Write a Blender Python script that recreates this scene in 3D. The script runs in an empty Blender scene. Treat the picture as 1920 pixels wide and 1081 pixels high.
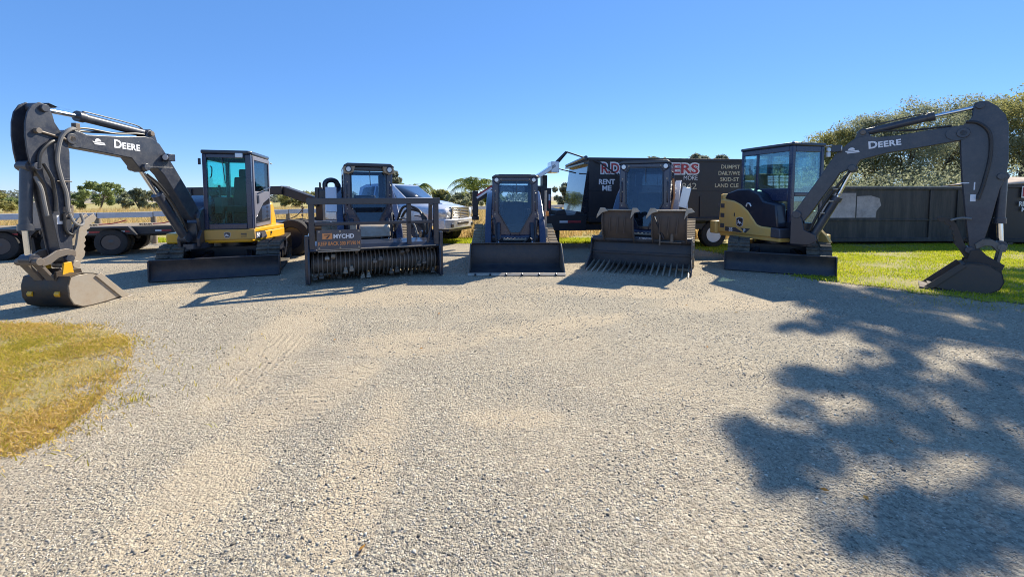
import bpy, math, random
import numpy as np
from mathutils import Matrix, Vector
random.seed(7); rng = np.random.default_rng(11)
R = math.radians
SC = bpy.context.scene
COL = SC.collection
# ------------------------------------------------------------------ camera, sky, sun, exposure
cd = bpy.data.cameras.new('camera'); cam = bpy.data.objects.new('camera', cd); COL.objects.link(cam)
cam.location = (0, 0, 1.5); cam.rotation_euler = (R(90 - 3.5), 0, 0)
cd.sensor_width = 36; cd.lens = 15.0; cd.shift_y = -0.0644; cd.clip_start = .05; cd.clip_end = 2000
SC.camera = cam
SUN_AZ, SUN_EL = 36.0, 39.0
S = Vector((math.sin(R(SUN_AZ)) * math.cos(R(SUN_EL)), math.cos(R(SUN_AZ)) * math.cos(R(SUN_EL)), math.sin(R(SUN_EL))))
W = bpy.data.worlds.new('World'); SC.world = W; W.use_nodes = True
wn = W.node_tree; bg = wn.nodes['Background']
sky = wn.nodes.new('ShaderNodeTexSky'); sky.sky_type = 'NISHITA'; sky.sun_disc = False
sky.sun_elevation = R(SUN_EL); sky.sun_rotation = R(SUN_AZ); sky.altitude = 2500; sky.air_density = 1.0; sky.dust_density = .15; sky.ozone_density = 4.0
hs = wn.nodes.new('ShaderNodeHueSaturation'); hs.inputs['Saturation'].default_value = 1.12
wn.links.new(sky.outputs[0], hs.inputs['Color'])
flat = wn.nodes.new('ShaderNodeMix'); flat.data_type = 'RGBA'; flat.inputs[0].default_value = .54; flat.inputs[7].default_value = (.66, 1.72, 4.3, 1)   # deep clear blue keeps the gradient gentle
wn.links.new(hs.outputs[0], flat.inputs[6]); wn.links.new(flat.outputs[2], bg.inputs[0])
bg.inputs[1].default_value = .12
sl = bpy.data.lights.new('sun', 'SUN'); sl.energy = 5.0; sl.angle = R(.7); sl.color = (1, .92, .77)
so = bpy.data.objects.new('sun', sl); COL.objects.link(so); so.rotation_euler = (-S).to_track_quat('-Z', 'Y').to_euler()
SC.view_settings.view_transform = 'Standard'; SC.view_settings.look = 'None'
SC.cycles.filter_width = 1.0
SC.view_settings.exposure = .80; SC.view_settings.gamma = 1

# ------------------------------------------------------------------ materials
def newmat(name):
    m = bpy.data.materials.new(name); m.use_nodes = True
    nt = m.node_tree; return m, nt, nt.nodes['Principled BSDF']
def node(nt, t, **k):
    n = nt.nodes.new(t)
    for a, b in k.items(): setattr(n, a, b)
    return n
def noise(nt, scale, detail=4, rough=.6, vec=None):
    n = node(nt, 'ShaderNodeTexNoise'); n.inputs['Scale'].default_value = scale
    n.inputs['Detail'].default_value = detail; n.inputs['Roughness'].default_value = rough
    if vec: nt.links.new(vec, n.inputs['Vector'])
    return n.outputs['Fac']
def ramp(nt, fac, stops):
    r = node(nt, 'ShaderNodeValToRGB'); e = r.color_ramp.elements
    while len(e) < len(stops): e.new(.5)
    for i, (p, c) in enumerate(stops):
        e[i].position = p; e[i].color = (*c, 1) if len(c) == 3 else c
    nt.links.new(fac, r.inputs[0]); return r.outputs[0]
def mix(nt, fac, a, b):
    m = node(nt, 'ShaderNodeMix', data_type='RGBA')
    for s, v in ((0, fac), (6, a), (7, b)):
        if hasattr(v, 'links'): nt.links.new(v, m.inputs[s])
        else: m.inputs[s].default_value = v if s == 0 else (*v, 1)
    return m.outputs[2]
def math_(nt, op, a, b=0.0):
    m = node(nt, 'ShaderNodeMath', operation=op)
    for i, v in enumerate((a, b)):
        if hasattr(v, 'links'): nt.links.new(v, m.inputs[i])
        else: m.inputs[i].default_value = v
    return m.outputs[0]
def bump(nt, h, strength, dist):
    b = node(nt, 'ShaderNodeBump'); b.inputs['Strength'].default_value = strength; b.inputs['Distance'].default_value = dist
    nt.links.new(h, b.inputs['Height']); return b.outputs[0]
def objvec(nt): return node(nt, 'ShaderNodeTexCoord').outputs['Object']
def paint(name, col, rough=.4, metal=0, dust=.35, dcol=(.30, .26, .21), coat=0, scale=3.0, bmp=.15):
    m, nt, p = newmat(name); v = objvec(nt)
    n1 = noise(nt, scale, 8, .72, v); n2 = noise(nt, scale * 9, 5, .75, v)
    k = math_(nt, 'MULTIPLY', ramp(nt, n1, [(.38, (0, 0, 0)), (.72, (1, 1, 1))]), dust)
    k = math_(nt, 'ADD', k, math_(nt, 'MULTIPLY', ramp(nt, n2, [(.52, (0, 0, 0)), (.75, (1, 1, 1))]), dust * .6))
    nt.links.new(mix(nt, k, col, dcol), p.inputs['Base Color'])
    r = math_(nt, 'ADD', math_(nt, 'MULTIPLY', k, .5), rough); nt.links.new(r, p.inputs['Roughness'])
    p.inputs['Metallic'].default_value = metal; p.inputs['Coat Weight'].default_value = coat
    if bmp: nt.links.new(bump(nt, n2, bmp, .004), p.inputs['Normal'])
    return m
def glass(name, tint, refl=.10):
    m = bpy.data.materials.new(name); m.use_nodes = True; nt = m.node_tree; nt.nodes.clear()
    o = node(nt, 'ShaderNodeOutputMaterial'); t = node(nt, 'ShaderNodeBsdfTransparent'); g = node(nt, 'ShaderNodeBsdfGlossy')
    t.inputs[0].default_value = (*tint, 1); g.inputs['Roughness'].default_value = .02; g.inputs[0].default_value = (.8, .88, 1, 1)
    f = node(nt, 'ShaderNodeFresnel'); f.inputs[0].default_value = 1.5
    mx = node(nt, 'ShaderNodeMixShader'); nt.links.new(math_(nt, 'MULTIPLY', f.outputs[0], refl * 4), mx.inputs[0])
    nt.links.new(t.outputs[0], mx.inputs[1]); nt.links.new(g.outputs[0], mx.inputs[2]); nt.links.new(mx.outputs[0], o.inputs[0])
    return m
M = {}
M['black'] = paint('black_paint', (.017, .021, .036), .30, dust=.16, dcol=(.10, .10, .115), coat=.3)
M['arm'] = paint('charcoal_arm_paint', (.028, .033, .050), .32, dust=.30, dcol=(.20, .195, .185), scale=3.4, coat=.2)
M['navy'] = paint('loader_dark_paint', (.024, .034, .080), .25, dust=.14, dcol=(.10, .11, .15), coat=.4)
M['charcoal'] = paint('charcoal_plastic', (.07, .07, .085), .5, dust=.2)
M['grey'] = paint('grey_door_paint', (.16, .16, .20), .42, dust=.15)
M['yellow'] = paint('yellow_paint', (.80, .42, .012), .35, dust=.12, dcol=(.45, .32, .12), coat=.2)
M['shadeyellow'] = paint('shaded_dusty_yellow_paint', (.62, .35, .07), .45, dust=.35, dcol=(.42, .33, .2))  # darker yellow: the shade on the left excavator's front panel is in the colour
M['flareyellow'] = paint('flare_lifted_yellow_paint', (.86, .52, .13), .42, dust=.4, dcol=(.62, .47, .27))  # right excavator's yellow, lightened to carry the pale veil of the sun flare
M['steel'] = paint('worn_steel', (.20, .175, .15), .5, .35, dust=.5, dcol=(.14, .085, .05), scale=5)
M['bright'] = paint('scraped_steel', (.42, .37, .30), .45, .3, dust=.5, dcol=(.24, .15, .08), scale=7)
M['blade'] = paint('blade_paint', (.026, .029, .040), .40, dust=.45, dcol=(.13, .11, .09), scale=4)
M['muddy'] = paint('muddy_steel', (.055, .043, .036), .7, dust=.6, dcol=(.14, .10, .07), scale=6)
M['chrome'] = paint('chrome_rod', (.75, .77, .8), .12, 1, dust=0, bmp=0)
M['rubber'] = paint('track_rubber', (.04, .038, .036), .75, dust=.7, dcol=(.30, .25, .18), scale=5)
M['dustrubber'] = paint('dusty_track_rubber', (.26, .21, .145), .85, dust=.8, dcol=(.50, .41, .29), scale=4)
M['tyre'] = paint('tyre_rubber', (.022, .022, .024), .8, dust=.4, dcol=(.11, .095, .08))
M['hose'] = paint('hose_rubber', (.02, .02, .022), .45, dust=.1)
M['greyhose'] = paint('sleeved_hose', (.20, .195, .19), .7, dust=.3)
M['white'] = paint('white_decal', (.82, .82, .84), .5, dust=.06, bmp=0)
M['letteryellow'] = paint('cream_decal', (.62, .56, .40), .5, dust=.1, bmp=0)
M['red'] = paint('red_decal', (.42, .035, .045), .5, dust=.1, bmp=0)
M['orange'] = paint('orange_decal', (.75, .28, .08), .5, dust=.35, bmp=0)
M['amber'] = paint('amber_lens', (.8, .25, .03), .2, dust=.05, bmp=0)
M['lens'] = paint('lamp_lens', (.72, .73, .75), .12, .2, dust=.1, bmp=0)
M['tan'] = paint('tan_lamp_housing', (.42, .33, .22), .6, dust=.4)
M['seat'] = paint('seat_fabric', (.06, .06, .065), .9, dust=.2)
M['tanseat'] = paint('tan_seat_fabric', (.36, .22, .12), .9, dust=.2)
M['silver'] = paint('silver_car_paint', (.70, .71, .74), .25, .25, dust=.06, coat=.8, bmp=0)
M['container'] = paint('container_paint', (.022, .022, .028), .42, dust=.22, dcol=(.09, .08, .075), scale=1.2)
M['gloss'] = paint('glossy_black_panel', (.02, .022, .03), .10, dust=.05, coat=1, bmp=0)
M['wood'] = paint('weathered_post_wood', (.30, .24, .17), .9, dust=.5, dcol=(.18, .14, .1), scale=9)
M['fence'] = paint('fence_board', (.74, .73, .73), .8, dust=.35, dcol=(.32, .29, .25), scale=4)
M['bark'] = paint('bark', (.13, .105, .08), .95, dust=.5, dcol=(.07, .055, .045), scale=8, bmp=.6)
M['tarp'] = paint('tan_tarp', (.55, .43, .33), .85, dust=.3)
M['rim'] = paint('wheel_rim', (.5, .5, .52), .35, .6, dust=.3)
M['glass'] = glass('cab_glass', (.60, .93, .90))
M['dark_glass'] = glass('dark_cab_glass', (.30, .38, .46))
M['clear'] = glass('door_glass', (.74, .83, .90), .27)
M['carglass'] = glass('car_glass', (.25, .3, .34), .2)
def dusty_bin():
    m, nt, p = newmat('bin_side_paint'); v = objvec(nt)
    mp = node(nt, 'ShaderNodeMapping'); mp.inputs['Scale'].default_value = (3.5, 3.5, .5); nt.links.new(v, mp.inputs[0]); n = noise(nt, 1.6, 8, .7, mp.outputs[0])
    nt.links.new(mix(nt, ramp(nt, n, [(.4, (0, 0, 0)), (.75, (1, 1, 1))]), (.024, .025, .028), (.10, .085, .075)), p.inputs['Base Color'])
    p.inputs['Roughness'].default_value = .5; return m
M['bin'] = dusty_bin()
M['bare'] = paint('pale_patch_paint', (.55, .49, .48), .6, dust=.75, dcol=(.20, .17, .17), scale=1.8)  # mottled pale grey for the two patches on the bin side
M['rustshell'] = paint('worn_black_bucket', (.016, .016, .018), .45, dust=.34, dcol=(.20, .11, .03), scale=3)
M['clamp'] = paint('rusty_clamp_plate', (.095, .074, .062), .7, dust=.6, dcol=(.17, .12, .085), scale=6)
M['glass2'] = glass('clear_cab_glass', (.78, .93, .93))

def islandmat(name, stops, trans=.5, rough=.7, nscale=.6, spec=.3):
    """leaf or blade: colour varies leaf by leaf and in patches"""
    m, nt, p = newmat(name)
    g = node(nt, 'ShaderNodeNewGeometry'); n = noise(nt, nscale, 3, .6, node(nt, 'ShaderNodeTexCoord').outputs['Object'])
    f = math_(nt, 'ADD', math_(nt, 'MULTIPLY', g.outputs['Random Per Island'], .55), math_(nt, 'MULTIPLY', n, .62))
    f = math_(nt, 'SUBTRACT', f, .1)
    c = ramp(nt, f, stops); nt.links.new(c, p.inputs['Base Color'])
    p.inputs['Roughness'].default_value = rough; p.inputs['Specular IOR Level'].default_value = spec
    t = node(nt, 'ShaderNodeBsdfTranslucent'); nt.links.new(c, t.inputs[0])
    mx = node(nt, 'ShaderNodeMixShader'); mx.inputs[0].default_value = trans
    nt.links.new(p.outputs[0], mx.inputs[1]); nt.links.new(t.outputs[0], mx.inputs[2])
    nt.links.new(mx.outputs[0], nt.nodes['Material Output'].inputs[0]); return m
M['grassL'] = islandmat('dry_lawn_blades', [(.15, (.26, .28, .025)), (.38, (.50, .42, .05)), (.6, (.63, .47, .08)), (.85, (.72, .54, .24))], nscale=1.3)
M['grassdry'] = islandmat('parched_blades', [(.15, (.36, .27, .06)), (.4, (.60, .42, .10)), (.65, (.72, .50, .18)), (.9, (.74, .57, .32))], nscale=1.3)
M['grassR'] = islandmat('green_lawn_blades', [(.15, (.24, .32, .02)), (.45, (.44, .50, .025)), (.72, (.60, .58, .05)), (.92, (.66, .52, .24))], nscale=.8)
M['weeds'] = islandmat('dry_weeds', [(.15, (.32, .28, .09)), (.4, (.55, .40, .15)), (.7, (.70, .50, .24)), (.95, (.76, .60, .34))], nscale=.35)
M['leaf_g'] = islandmat('green_leaves', [(.1, (.13, .17, .06)), (.45, (.26, .31, .12)), (.9, (.44, .48, .21))], nscale=.7)
M['leaf_o'] = islandmat('olive_leaves', [(.1, (.16, .17, .06)), (.5, (.32, .31, .11)), (.9, (.50, .45, .2))], nscale=.7)
M['leaf_s'] = islandmat('silvery_leaves', [(.1, (.15, .17, .10)), (.5, (.28, .30, .18)), (.9, (.44, .44, .29))], nscale=.7)
M['leaf_d'] = islandmat('dark_leaves', [(.1, (.10, .125, .09)), (.5, (.21, .23, .17)), (.9, (.34, .35, .26))], nscale=.7)
M['leaf_y'] = islandmat('yellow_green_leaves', [(.1, (.12, .14, .015)), (.5, (.26, .27, .025)), (.9, (.42, .38, .05))], nscale=.7)
M['frond'] = islandmat('palm_fronds', [(.1, (.09, .13, .02)), (.5, (.20, .25, .05)), (.9, (.33, .36, .11))], trans=.45)
M['fallen'] = islandmat('fallen_leaves', [(.1, (.35, .14, .03)), (.5, (.5, .26, .06)), (.9, (.42, .34, .10))])

# ------------------------------------------------------------------ mesh helpers
class MB:
    def __init__(s, T=None): s.v = []; s.f = []; s.mi = []; s.T = T or Matrix(); s.cur = 0
    def add(s, vs, fs):
        b = len(s.v); s.v += [tuple(s.T @ Vector(p)) for p in vs]
        s.f += [tuple(b + i for i in f) for f in fs]; s.mi += [s.cur] * len(fs); return s
    def mat(s, i): s.cur = i; return s
    def box(s, x0, x1, y0, y1, z0, z1, rot=None):
        vs = [(x, y, z) for x in (x0, x1) for y in (y0, y1) for z in (z0, z1)]
        if rot is not None:
            c = Vector(((x0 + x1) / 2, (y0 + y1) / 2, (z0 + z1) / 2)); vs = [c + rot @ (Vector(p) - c) for p in vs]
        return s.add(vs, [(0, 1, 3, 2), (4, 6, 7, 5), (0, 4, 5, 1), (2, 3, 7, 6), (0, 2, 6, 4), (1, 5, 7, 3)])
    def bar(s, a, b, w, h, up=(0, 0, 1)):
        a, b = Vector(a), Vector(b); d = (b - a).normalized(); u = Vector(up)
        if abs(d.dot(u)) > .98: u = Vector((0, 1, 0))
        x = d.cross(u).normalized(); y = x.cross(d)
        vs = [p + x * i * w / 2 + y * j * h / 2 for p in (a, b) for i, j in ((-1, -1), (1, -1), (1, 1), (-1, 1))]
        return s.add(vs, [(3, 2, 1, 0), (4, 5, 6, 7), (0, 1, 5, 4), (1, 2, 6, 5), (2, 3, 7, 6), (3, 0, 4, 7)])
    def cyl(s, a, b, r, r2=None, n=16):
        return s.tube([a, b], [r, r if r2 is None else r2], n)
    def tube(s, pts, r, n=8):
        pts = [Vector(p) for p in pts]; k = len(pts); rs = r if isinstance(r, (list, tuple)) else [r] * k
        vs = []; x = None
        for i, p in enumerate(pts):
            d = (pts[min(i + 1, k - 1)] - pts[max(i - 1, 0)]).normalized()
            if x is None: x = d.orthogonal().normalized()
            x = (x - d * x.dot(d)).normalized(); y = d.cross(x)
            vs += [p + (x * math.cos(t) + y * math.sin(t)) * rs[i] for t in [2 * math.pi * j / n for j in range(n)]]
        fs = [(i * n + j, i * n + (j + 1) % n, (i + 1) * n + (j + 1) % n, (i + 1) * n + j) for i in range(k - 1) for j in range(n)]
        fs += [tuple(range(n - 1, -1, -1)), tuple((k - 1) * n + j for j in range(n))]
        return s.add(vs, fs)
    def prism(s, poly, a0, a1, ax='x'):
        """polygon in the two other axes, extruded along ax from a0 to a1"""
        f = {'x': lambda a, p: (a, p[0], p[1]), 'y': lambda a, p: (p[0], a, p[1]), 'z': lambda a, p: (p[0], p[1], a)}[ax]
        n = len(poly); vs = [f(a0, p) for p in poly] + [f(a1, p) for p in poly]
        area = sum(poly[i][0] * poly[(i + 1) % n][1] - poly[(i + 1) % n][0] * poly[i][1] for i in range(n))
        flip = (area > 0) ^ (ax == 'y') ^ (a1 < a0)
        lo, hi = tuple(range(n)), tuple(range(n, 2 * n)); sd = [(i, i + n, (i + 1) % n + n, (i + 1) % n) for i in range(n)]
        if flip: fs = [lo[::-1], hi] + [q[::-1] for q in sd]
        else: fs = [lo, hi[::-1]] + sd
        return s.add(vs, fs)
    def strip(s, line, th, a0, a1, ax='x'):
        """a bent plate following a polyline, th thick"""
        n = len(line); L = [Vector(p) for p in line]; off = []
        for i in range(n):
            d = (L[min(i + 1, n - 1)] - L[max(i - 1, 0)]).normalized(); off.append(L[i] + Vector((-d.y, d.x)) * th)
        return s.prism([tuple(p) for p in L] + [tuple(p) for p in off[::-1]], a0, a1, ax)
    def lathe(s, c, axis, prof, n=24, caps=True):
        c = Vector(c); d = Vector(axis).normalized(); x = d.orthogonal().normalized(); y = d.cross(x); k = len(prof)
        vs = [c + d * a + (x * math.cos(2 * math.pi * j / n) + y * math.sin(2 * math.pi * j / n)) * r for r, a in prof for j in range(n)]
        fs = [(i * n + j, i * n + (j + 1) % n, (i + 1) * n + (j + 1) % n, (i + 1) * n + j) for i in range(k - 1) for j in range(n)]
        if caps and prof[0][0] > .001: fs.append(tuple(range(n - 1, -1, -1)))
        if caps and prof[-1][0] > .001: fs.append(tuple((k - 1) * n + j for j in range(n)))
        return s.add(vs, fs)
    def build(s, name, mats, parent=None, bevel=.006, label=None, ang=38):
        me = bpy.data.meshes.new(name); me.from_pydata(s.v, [], s.f)
        for m in (mats if isinstance(mats, (list, tuple)) else [mats]): me.materials.append(M[m] if isinstance(m, str) else m)
        me.polygons.foreach_set('material_index', s.mi); me.polygons.foreach_set('use_smooth', [True] * len(s.f))
        me.set_sharp_from_angle(angle=R(ang)); me.update()
        o = bpy.data.objects.new(name, me); COL.objects.link(o); o.parent = parent
        if bevel:
            b = o.modifiers.new('bevel', 'BEVEL'); b.width = bevel; b.segments = 2; b.limit_method = 'ANGLE'; b.angle_limit = R(40)
        if label: o['label'] = label
        return o
def tag(o, label, cat, group=None, kind=None):
    if label: o['label'] = label
    if cat: o['category'] = cat
    if group: o['group'] = group
    if kind: o['kind'] = kind
    return o
def empty(name, loc, rz=0, label=None, cat=None, group=None):
    o = bpy.data.objects.new(name, None); COL.objects.link(o); o.location = loc; o.rotation_euler = (0, 0, R(rz)); o.empty_display_size = .2
    return tag(o, label, cat, group)
def rawmesh(name, verts, faces_n, idx, mat, parent=None):
    """big mesh from numpy: idx flat vertex indices, every face has faces_n corners"""
    me = bpy.data.meshes.new(name); nf = len(idx) // faces_n
    me.vertices.add(len(verts)); me.vertices.foreach_set('co', np.asarray(verts, np.float32).ravel())
    me.loops.add(len(idx)); me.loops.foreach_set('vertex_index', np.asarray(idx, np.int32))
    me.polygons.add(nf); me.polygons.foreach_set('loop_start', np.arange(nf, dtype=np.int32) * faces_n)
    me.update(calc_edges=True); me.materials.append(M[mat])
    o = bpy.data.objects.new(name, me); COL.objects.link(o); o.parent = parent; return o
def text(name, body, size, mat, parent, org, xd, up, T=None, ext=.003, offset=0, font_space=1, align='LEFT', fit=None):
    """lettering as real thin letters standing on a surface"""
    cu = bpy.data.curves.new(name, 'FONT'); cu.body = body; cu.size = size; cu.extrude = ext; cu.offset = offset
    cu.space_character = font_space; cu.align_x = align; cu.resolution_u = 3
    ob = bpy.data.objects.new(name, cu); COL.objects.link(ob)
    dg = bpy.context.evaluated_depsgraph_get(); me = bpy.data.meshes.new_from_object(ob.evaluated_get(dg))
    bpy.data.objects.remove(ob)
    if fit:
        xs = [v.co.x for v in me.vertices]; me.transform(Matrix.Diagonal((fit / (max(xs) - min(xs)), 1, 1, 1)) @ Matrix.Translation((-min(xs), 0, 0)))
    xd = Vector(xd).normalized(); up = Vector(up).normalized(); nn = xd.cross(up)
    mt = Matrix((xd, up, nn)).transposed().to_4x4(); mt.translation = Vector(org)
    me.transform((T or Matrix()) @ mt); me.materials.clear(); me.materials.append(M[mat]); me.name = name
    o = bpy.data.objects.new(name, me); COL.objects.link(o); o.parent = parent; return o
def hull(pts):
    pts = sorted(set((round(a, 5), round(b, 5)) for a, b in pts))
    def half(ps):
        h = []
        for p in ps:
            while len(h) > 1 and (h[-1][0] - h[-2][0]) * (p[1] - h[-2][1]) - (h[-1][1] - h[-2][1]) * (p[0] - h[-2][0]) <= 0: h.pop()
            h.append(p)
        return h
    a, b = half(pts), half(pts[::-1]); return a[:-1] + b[:-1]
def resample(loop, step):
    L = [Vector(p) for p in loop]; L.append(L[0]); seg = [(L[i + 1] - L[i]).length for i in range(len(L) - 1)]
    tot = sum(seg); n = max(8, int(tot / step)); out = []; i = 0; acc = 0
    for k in range(n):
        d = tot * k / n
        while acc + seg[i] < d: acc += seg[i]; i += 1
        out.append(L[i].lerp(L[i + 1], (d - acc) / seg[i]))
    return out
def track(T, x0, x1, wheels, parent, mat, step=.085, cleat=.028):
    """rubber crawler track round its wheels, with cleats, plus the roller frame"""
    pts = [(y + (r + .03) * math.cos(t), z + (r + .03) * math.sin(t)) for y, z, r in wheels for t in [2 * math.pi * j / 20 for j in range(20)]]
    P = resample(hull(pts), step); n = len(P); mb = MB(T)
    nor = [(P[(i + 1) % n] - P[i - 1]).normalized() for i in range(n)]; nor = [Vector((d.y, -d.x)) for d in nor]
    vs = []
    for i in range(n):
        for q in (P[i], P[i] - nor[i] * .03): vs += [(x0, q.x, q.y), (x1, q.x, q.y)]
    fs = []
    for i in range(n):
        a, b = i * 4, ((i + 1) % n) * 4
        fs += [(a, a + 1, b + 1, b), (a + 2, b + 2, b + 3, a + 3), (a, b, b + 2, a + 2), (a + 1, a + 3, b + 3, b + 1)]
    mb.add(vs, fs)
    for i in range(n):
        q, u = P[i], nor[i]; d = Vector((-u.y, u.x)) * .017; o = u * cleat
        for c0, c1 in ((x0, x0 + (x1 - x0) * .46), (x0 + (x1 - x0) * .54, x1)):
            k = [q - d * 1.5, q + d * 1.5, q + d + o, q - d + o]
            mb.add([(c, p.x, p.y) for c in (c0, c1) for p in k], [(3, 2, 1, 0), (4, 5, 6, 7), (0, 1, 5, 4), (1, 2, 6, 5), (2, 3, 7, 6), (3, 0, 4, 7)])
    tr = mb.build('track', mat, parent, 0)
    f = MB(T); xm = (x0 + x1) / 2; w = (x1 - x0) * .32
    for y, z, r in wheels:
        f.cyl((xm - w, y, z), (xm + w, y, z), r * .96, n=20); f.cyl((xm - w - .02, y, z), (xm + w + .02, y, z), r * .35, n=12)
    ys = [w_[0] for w_ in wheels]; zs = min(w_[1] for w_ in wheels)
    k = 4
    for i in range(1, k):
        y = min(ys) + (max(ys) - min(ys)) * i / k; f.cyl((xm - w, y, zs - .06), (xm + w, y, zs - .06), .1, n=14)
    f.box(xm - w * .6, xm + w * .6, min(ys), max(ys), zs - .03, zs + .12)
    f.build('track_frame', 'black', tr, 0)
    return tr
def wheel(parent, c, axis, r, w, rimmat='rim', name='wheel', dual=False):
    mb = MB(); prof = [(r * .60, -w / 2), (r * .86, -w / 2), (r * .96, -w * .44), (r, -w * .3), (r, -w * .05), (r * .985, 0), (r, w * .05), (r, w * .3), (r * .96, w * .44), (r * .86, w / 2), (r * .60, w / 2), (r * .585, 0), (r * .60, -w / 2)]
    mb.lathe(c, axis, prof, 32, False)
    if dual: mb.lathe(Vector(c) - Vector(axis) * (w * 1.25), axis, prof, 32, False)
    t = mb.build(name, 'tyre', parent, 0)
    rb = MB(); rb.lathe(c, axis, [(r * .60, w * .42), (r * .57, w * .46), (r * .52, w * .25), (r * .42, w * .12), (r * .26, w * .2), (r * .2, w * .42), (r * .02, w * .45)], 24)
    d = Vector(axis).normalized(); x = d.orthogonal().normalized(); y = d.cross(x)
    for j in range(8):
        q = Vector(c) + (x * math.cos(j * .785) + y * math.sin(j * .785)) * r * .33; rb.cyl(q + d * w * .15, q + d * w * .26, r * .035, n=8)
    rb.build('rim', rimmat, t, 0); return t

# ------------------------------------------------------------------ the ground
def gravelmat():
    m, nt, p = newmat('gravel_ground'); v = node(nt, 'ShaderNodeTexCoord').outputs['Object']
    vo = node(nt, 'ShaderNodeTexVoronoi'); vo.inputs['Scale'].default_value = 62; nt.links.new(v, vo.inputs['Vector'])
    v2 = node(nt, 'ShaderNodeTexVoronoi'); v2.inputs['Scale'].default_value = 150; nt.links.new(v, v2.inputs['Vector'])
    sep = node(nt, 'ShaderNodeSeparateColor'); nt.links.new(vo.outputs['Color'], sep.inputs[0])
    sep2 = node(nt, 'ShaderNodeSeparateColor'); nt.links.new(v2.outputs['Color'], sep2.inputs[0])
    stone = ramp(nt, sep.outputs[0], [(0, (.08, .068, .054)), (.12, (.25, .215, .165)), (.5, (.40, .343, .25)), (.8, (.48, .416, .308)), (1, (.64, .56, .425))])
    grit = ramp(nt, sep2.outputs[1], [(0, (.12, .10, .073)), (.22, (.33, .282, .204)), (1, (.48, .413, .303))])
    big = noise(nt, .32, 5, .6, v); mid = noise(nt, 1.7, 6, .7, v); fine = noise(nt, 30, 3, .6, v)
    c = mix(nt, ramp(nt, mid, [(.38, (.15, .15, .15)), (.62, (.9, .9, .9))]), grit, stone)
    c = mix(nt, ramp(nt, fine, [(.34, (.55, .55, .55)), (.5, (0, 0, 0))]), c, (.13, .12, .105))
    sandf = math_(nt, 'ADD', math_(nt, 'MULTIPLY', big, .75), math_(nt, 'MULTIPLY', mid, .3))
    sand = math_(nt, 'MULTIPLY', ramp(nt, sandf, [(.48, (0, 0, 0)), (.66, (1, 1, 1))]), .5)
    xyz = node(nt, 'ShaderNodeSeparateXYZ'); nt.links.new(v, xyz.inputs[0])
    def local(cx, cy, ang):
        ca, sa = math.cos(R(ang)), math.sin(R(ang)); dx = math_(nt, 'SUBTRACT', xyz.outputs[0], cx); dy = math_(nt, 'SUBTRACT', xyz.outputs[1], cy)
        return math_(nt, 'ADD', math_(nt, 'MULTIPLY', dx, ca), math_(nt, 'MULTIPLY', dy, sa)), math_(nt, 'SUBTRACT', math_(nt, 'MULTIPLY', dy, ca), math_(nt, 'MULTIPLY', dx, sa))
    # sandy wheel lanes and worn patches where machines have turned
    for cx, cy, ang, rx, ry in ((-2.45, 4.6, 102, 2.0, .42), (-1.0, 4.3, 10, .8, .42), (-1.9, 6.2, 8, 1.6, .55), (1.8, 6.7, 0, 1.9, .5), (2.9, 5.9, 5, 1.0, .4), (-1.5, 3.15, 70, .75, .3), (-1.6, 2.05, 100, .8, .3), (-.85, 2.4, 95, .9, .22), (.0, 2.8, 0, .4, .16), (.5, 4.9, 20, 1.2, .3), (-4.6, 6.6, 10, 1.5, .5)):
        u_, w_ = local(cx, cy, ang); d2 = math_(nt, 'ADD', math_(nt, 'POWER', math_(nt, 'ABSOLUTE', math_(nt, 'DIVIDE', u_, rx)), 2.0), math_(nt, 'POWER', math_(nt, 'ABSOLUTE', math_(nt, 'DIVIDE', w_, ry)), 2.0))
        k = math_(nt, 'MULTIPLY', math_(nt, 'MAXIMUM', math_(nt, 'SUBTRACT', 1.0, math_(nt, 'ADD', math_(nt, 'MULTIPLY', d2, .8), math_(nt, 'MULTIPLY', math_(nt, 'SUBTRACT', noise(nt, 2.6, 5, .65, v), .5), 1.6))), 0.0), math_(nt, 'MULTIPLY', ramp(nt, mid, [(.30, (.1, .1, .1)), (.60, (1, 1, 1))]), 1.2))
        sand = math_(nt, 'MAXIMUM', sand, math_(nt, 'MINIMUM', k, .56))
    sandc = mix(nt, noise(nt, 90, 3, .7, v), (.39, .30, .19), (.54, .44, .30))
    c = mix(nt, sand, c, sandc)
    # soft grey-brown blotches of damp fines
    c = mix(nt, math_(nt, 'MULTIPLY', ramp(nt, noise(nt, .9, 4, .55, v), [(.5, (0, 0, 0)), (.7, (1, 1, 1))]), .35), c, (.25, .22, .175))
    nt.links.new(c, p.inputs['Base Color']); p.inputs['Roughness'].default_value = .95; p.inputs['Specular IOR Level'].default_value = .15
    h = math_(nt, 'ADD', math_(nt, 'MULTIPLY', vo.outputs['Distance'], -1.0), math_(nt, 'MULTIPLY', v2.outputs['Distance'], -.5))
    h = math_(nt, 'ADD', h, math_(nt, 'MULTIPLY', fine, .8))
    h = math_(nt, 'MULTIPLY', h, math_(nt, 'SUBTRACT', 1.0, math_(nt, 'MULTIPLY', sand, .55)))
    # crawler tread marks pressed into the fines
    for (cx, cy, ang, hw, hl) in ((-2.25, 3.9, 102, .17, .9), (-1.8, 3.9, 99, .15, .8), (-1.0, 6.3, 118, .2, .5), (1.55, 6.3, 14, .24, .55), (3.3, 6.1, 8, .24, .5), (-1.45, 2.85, 95, .14, .3)):
        u_, w_ = local(cx, cy, ang)
        mk = math_(nt, 'MULTIPLY', math_(nt, 'LESS_THAN', math_(nt, 'ABSOLUTE', u_), hl), math_(nt, 'LESS_THAN', math_(nt, 'ABSOLUTE', w_), hw))
        mk = math_(nt, 'MULTIPLY', mk, ramp(nt, noise(nt, 4, 3, .6, v), [(.42, (0, 0, 0)), (.6, (1, 1, 1))]))
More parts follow.
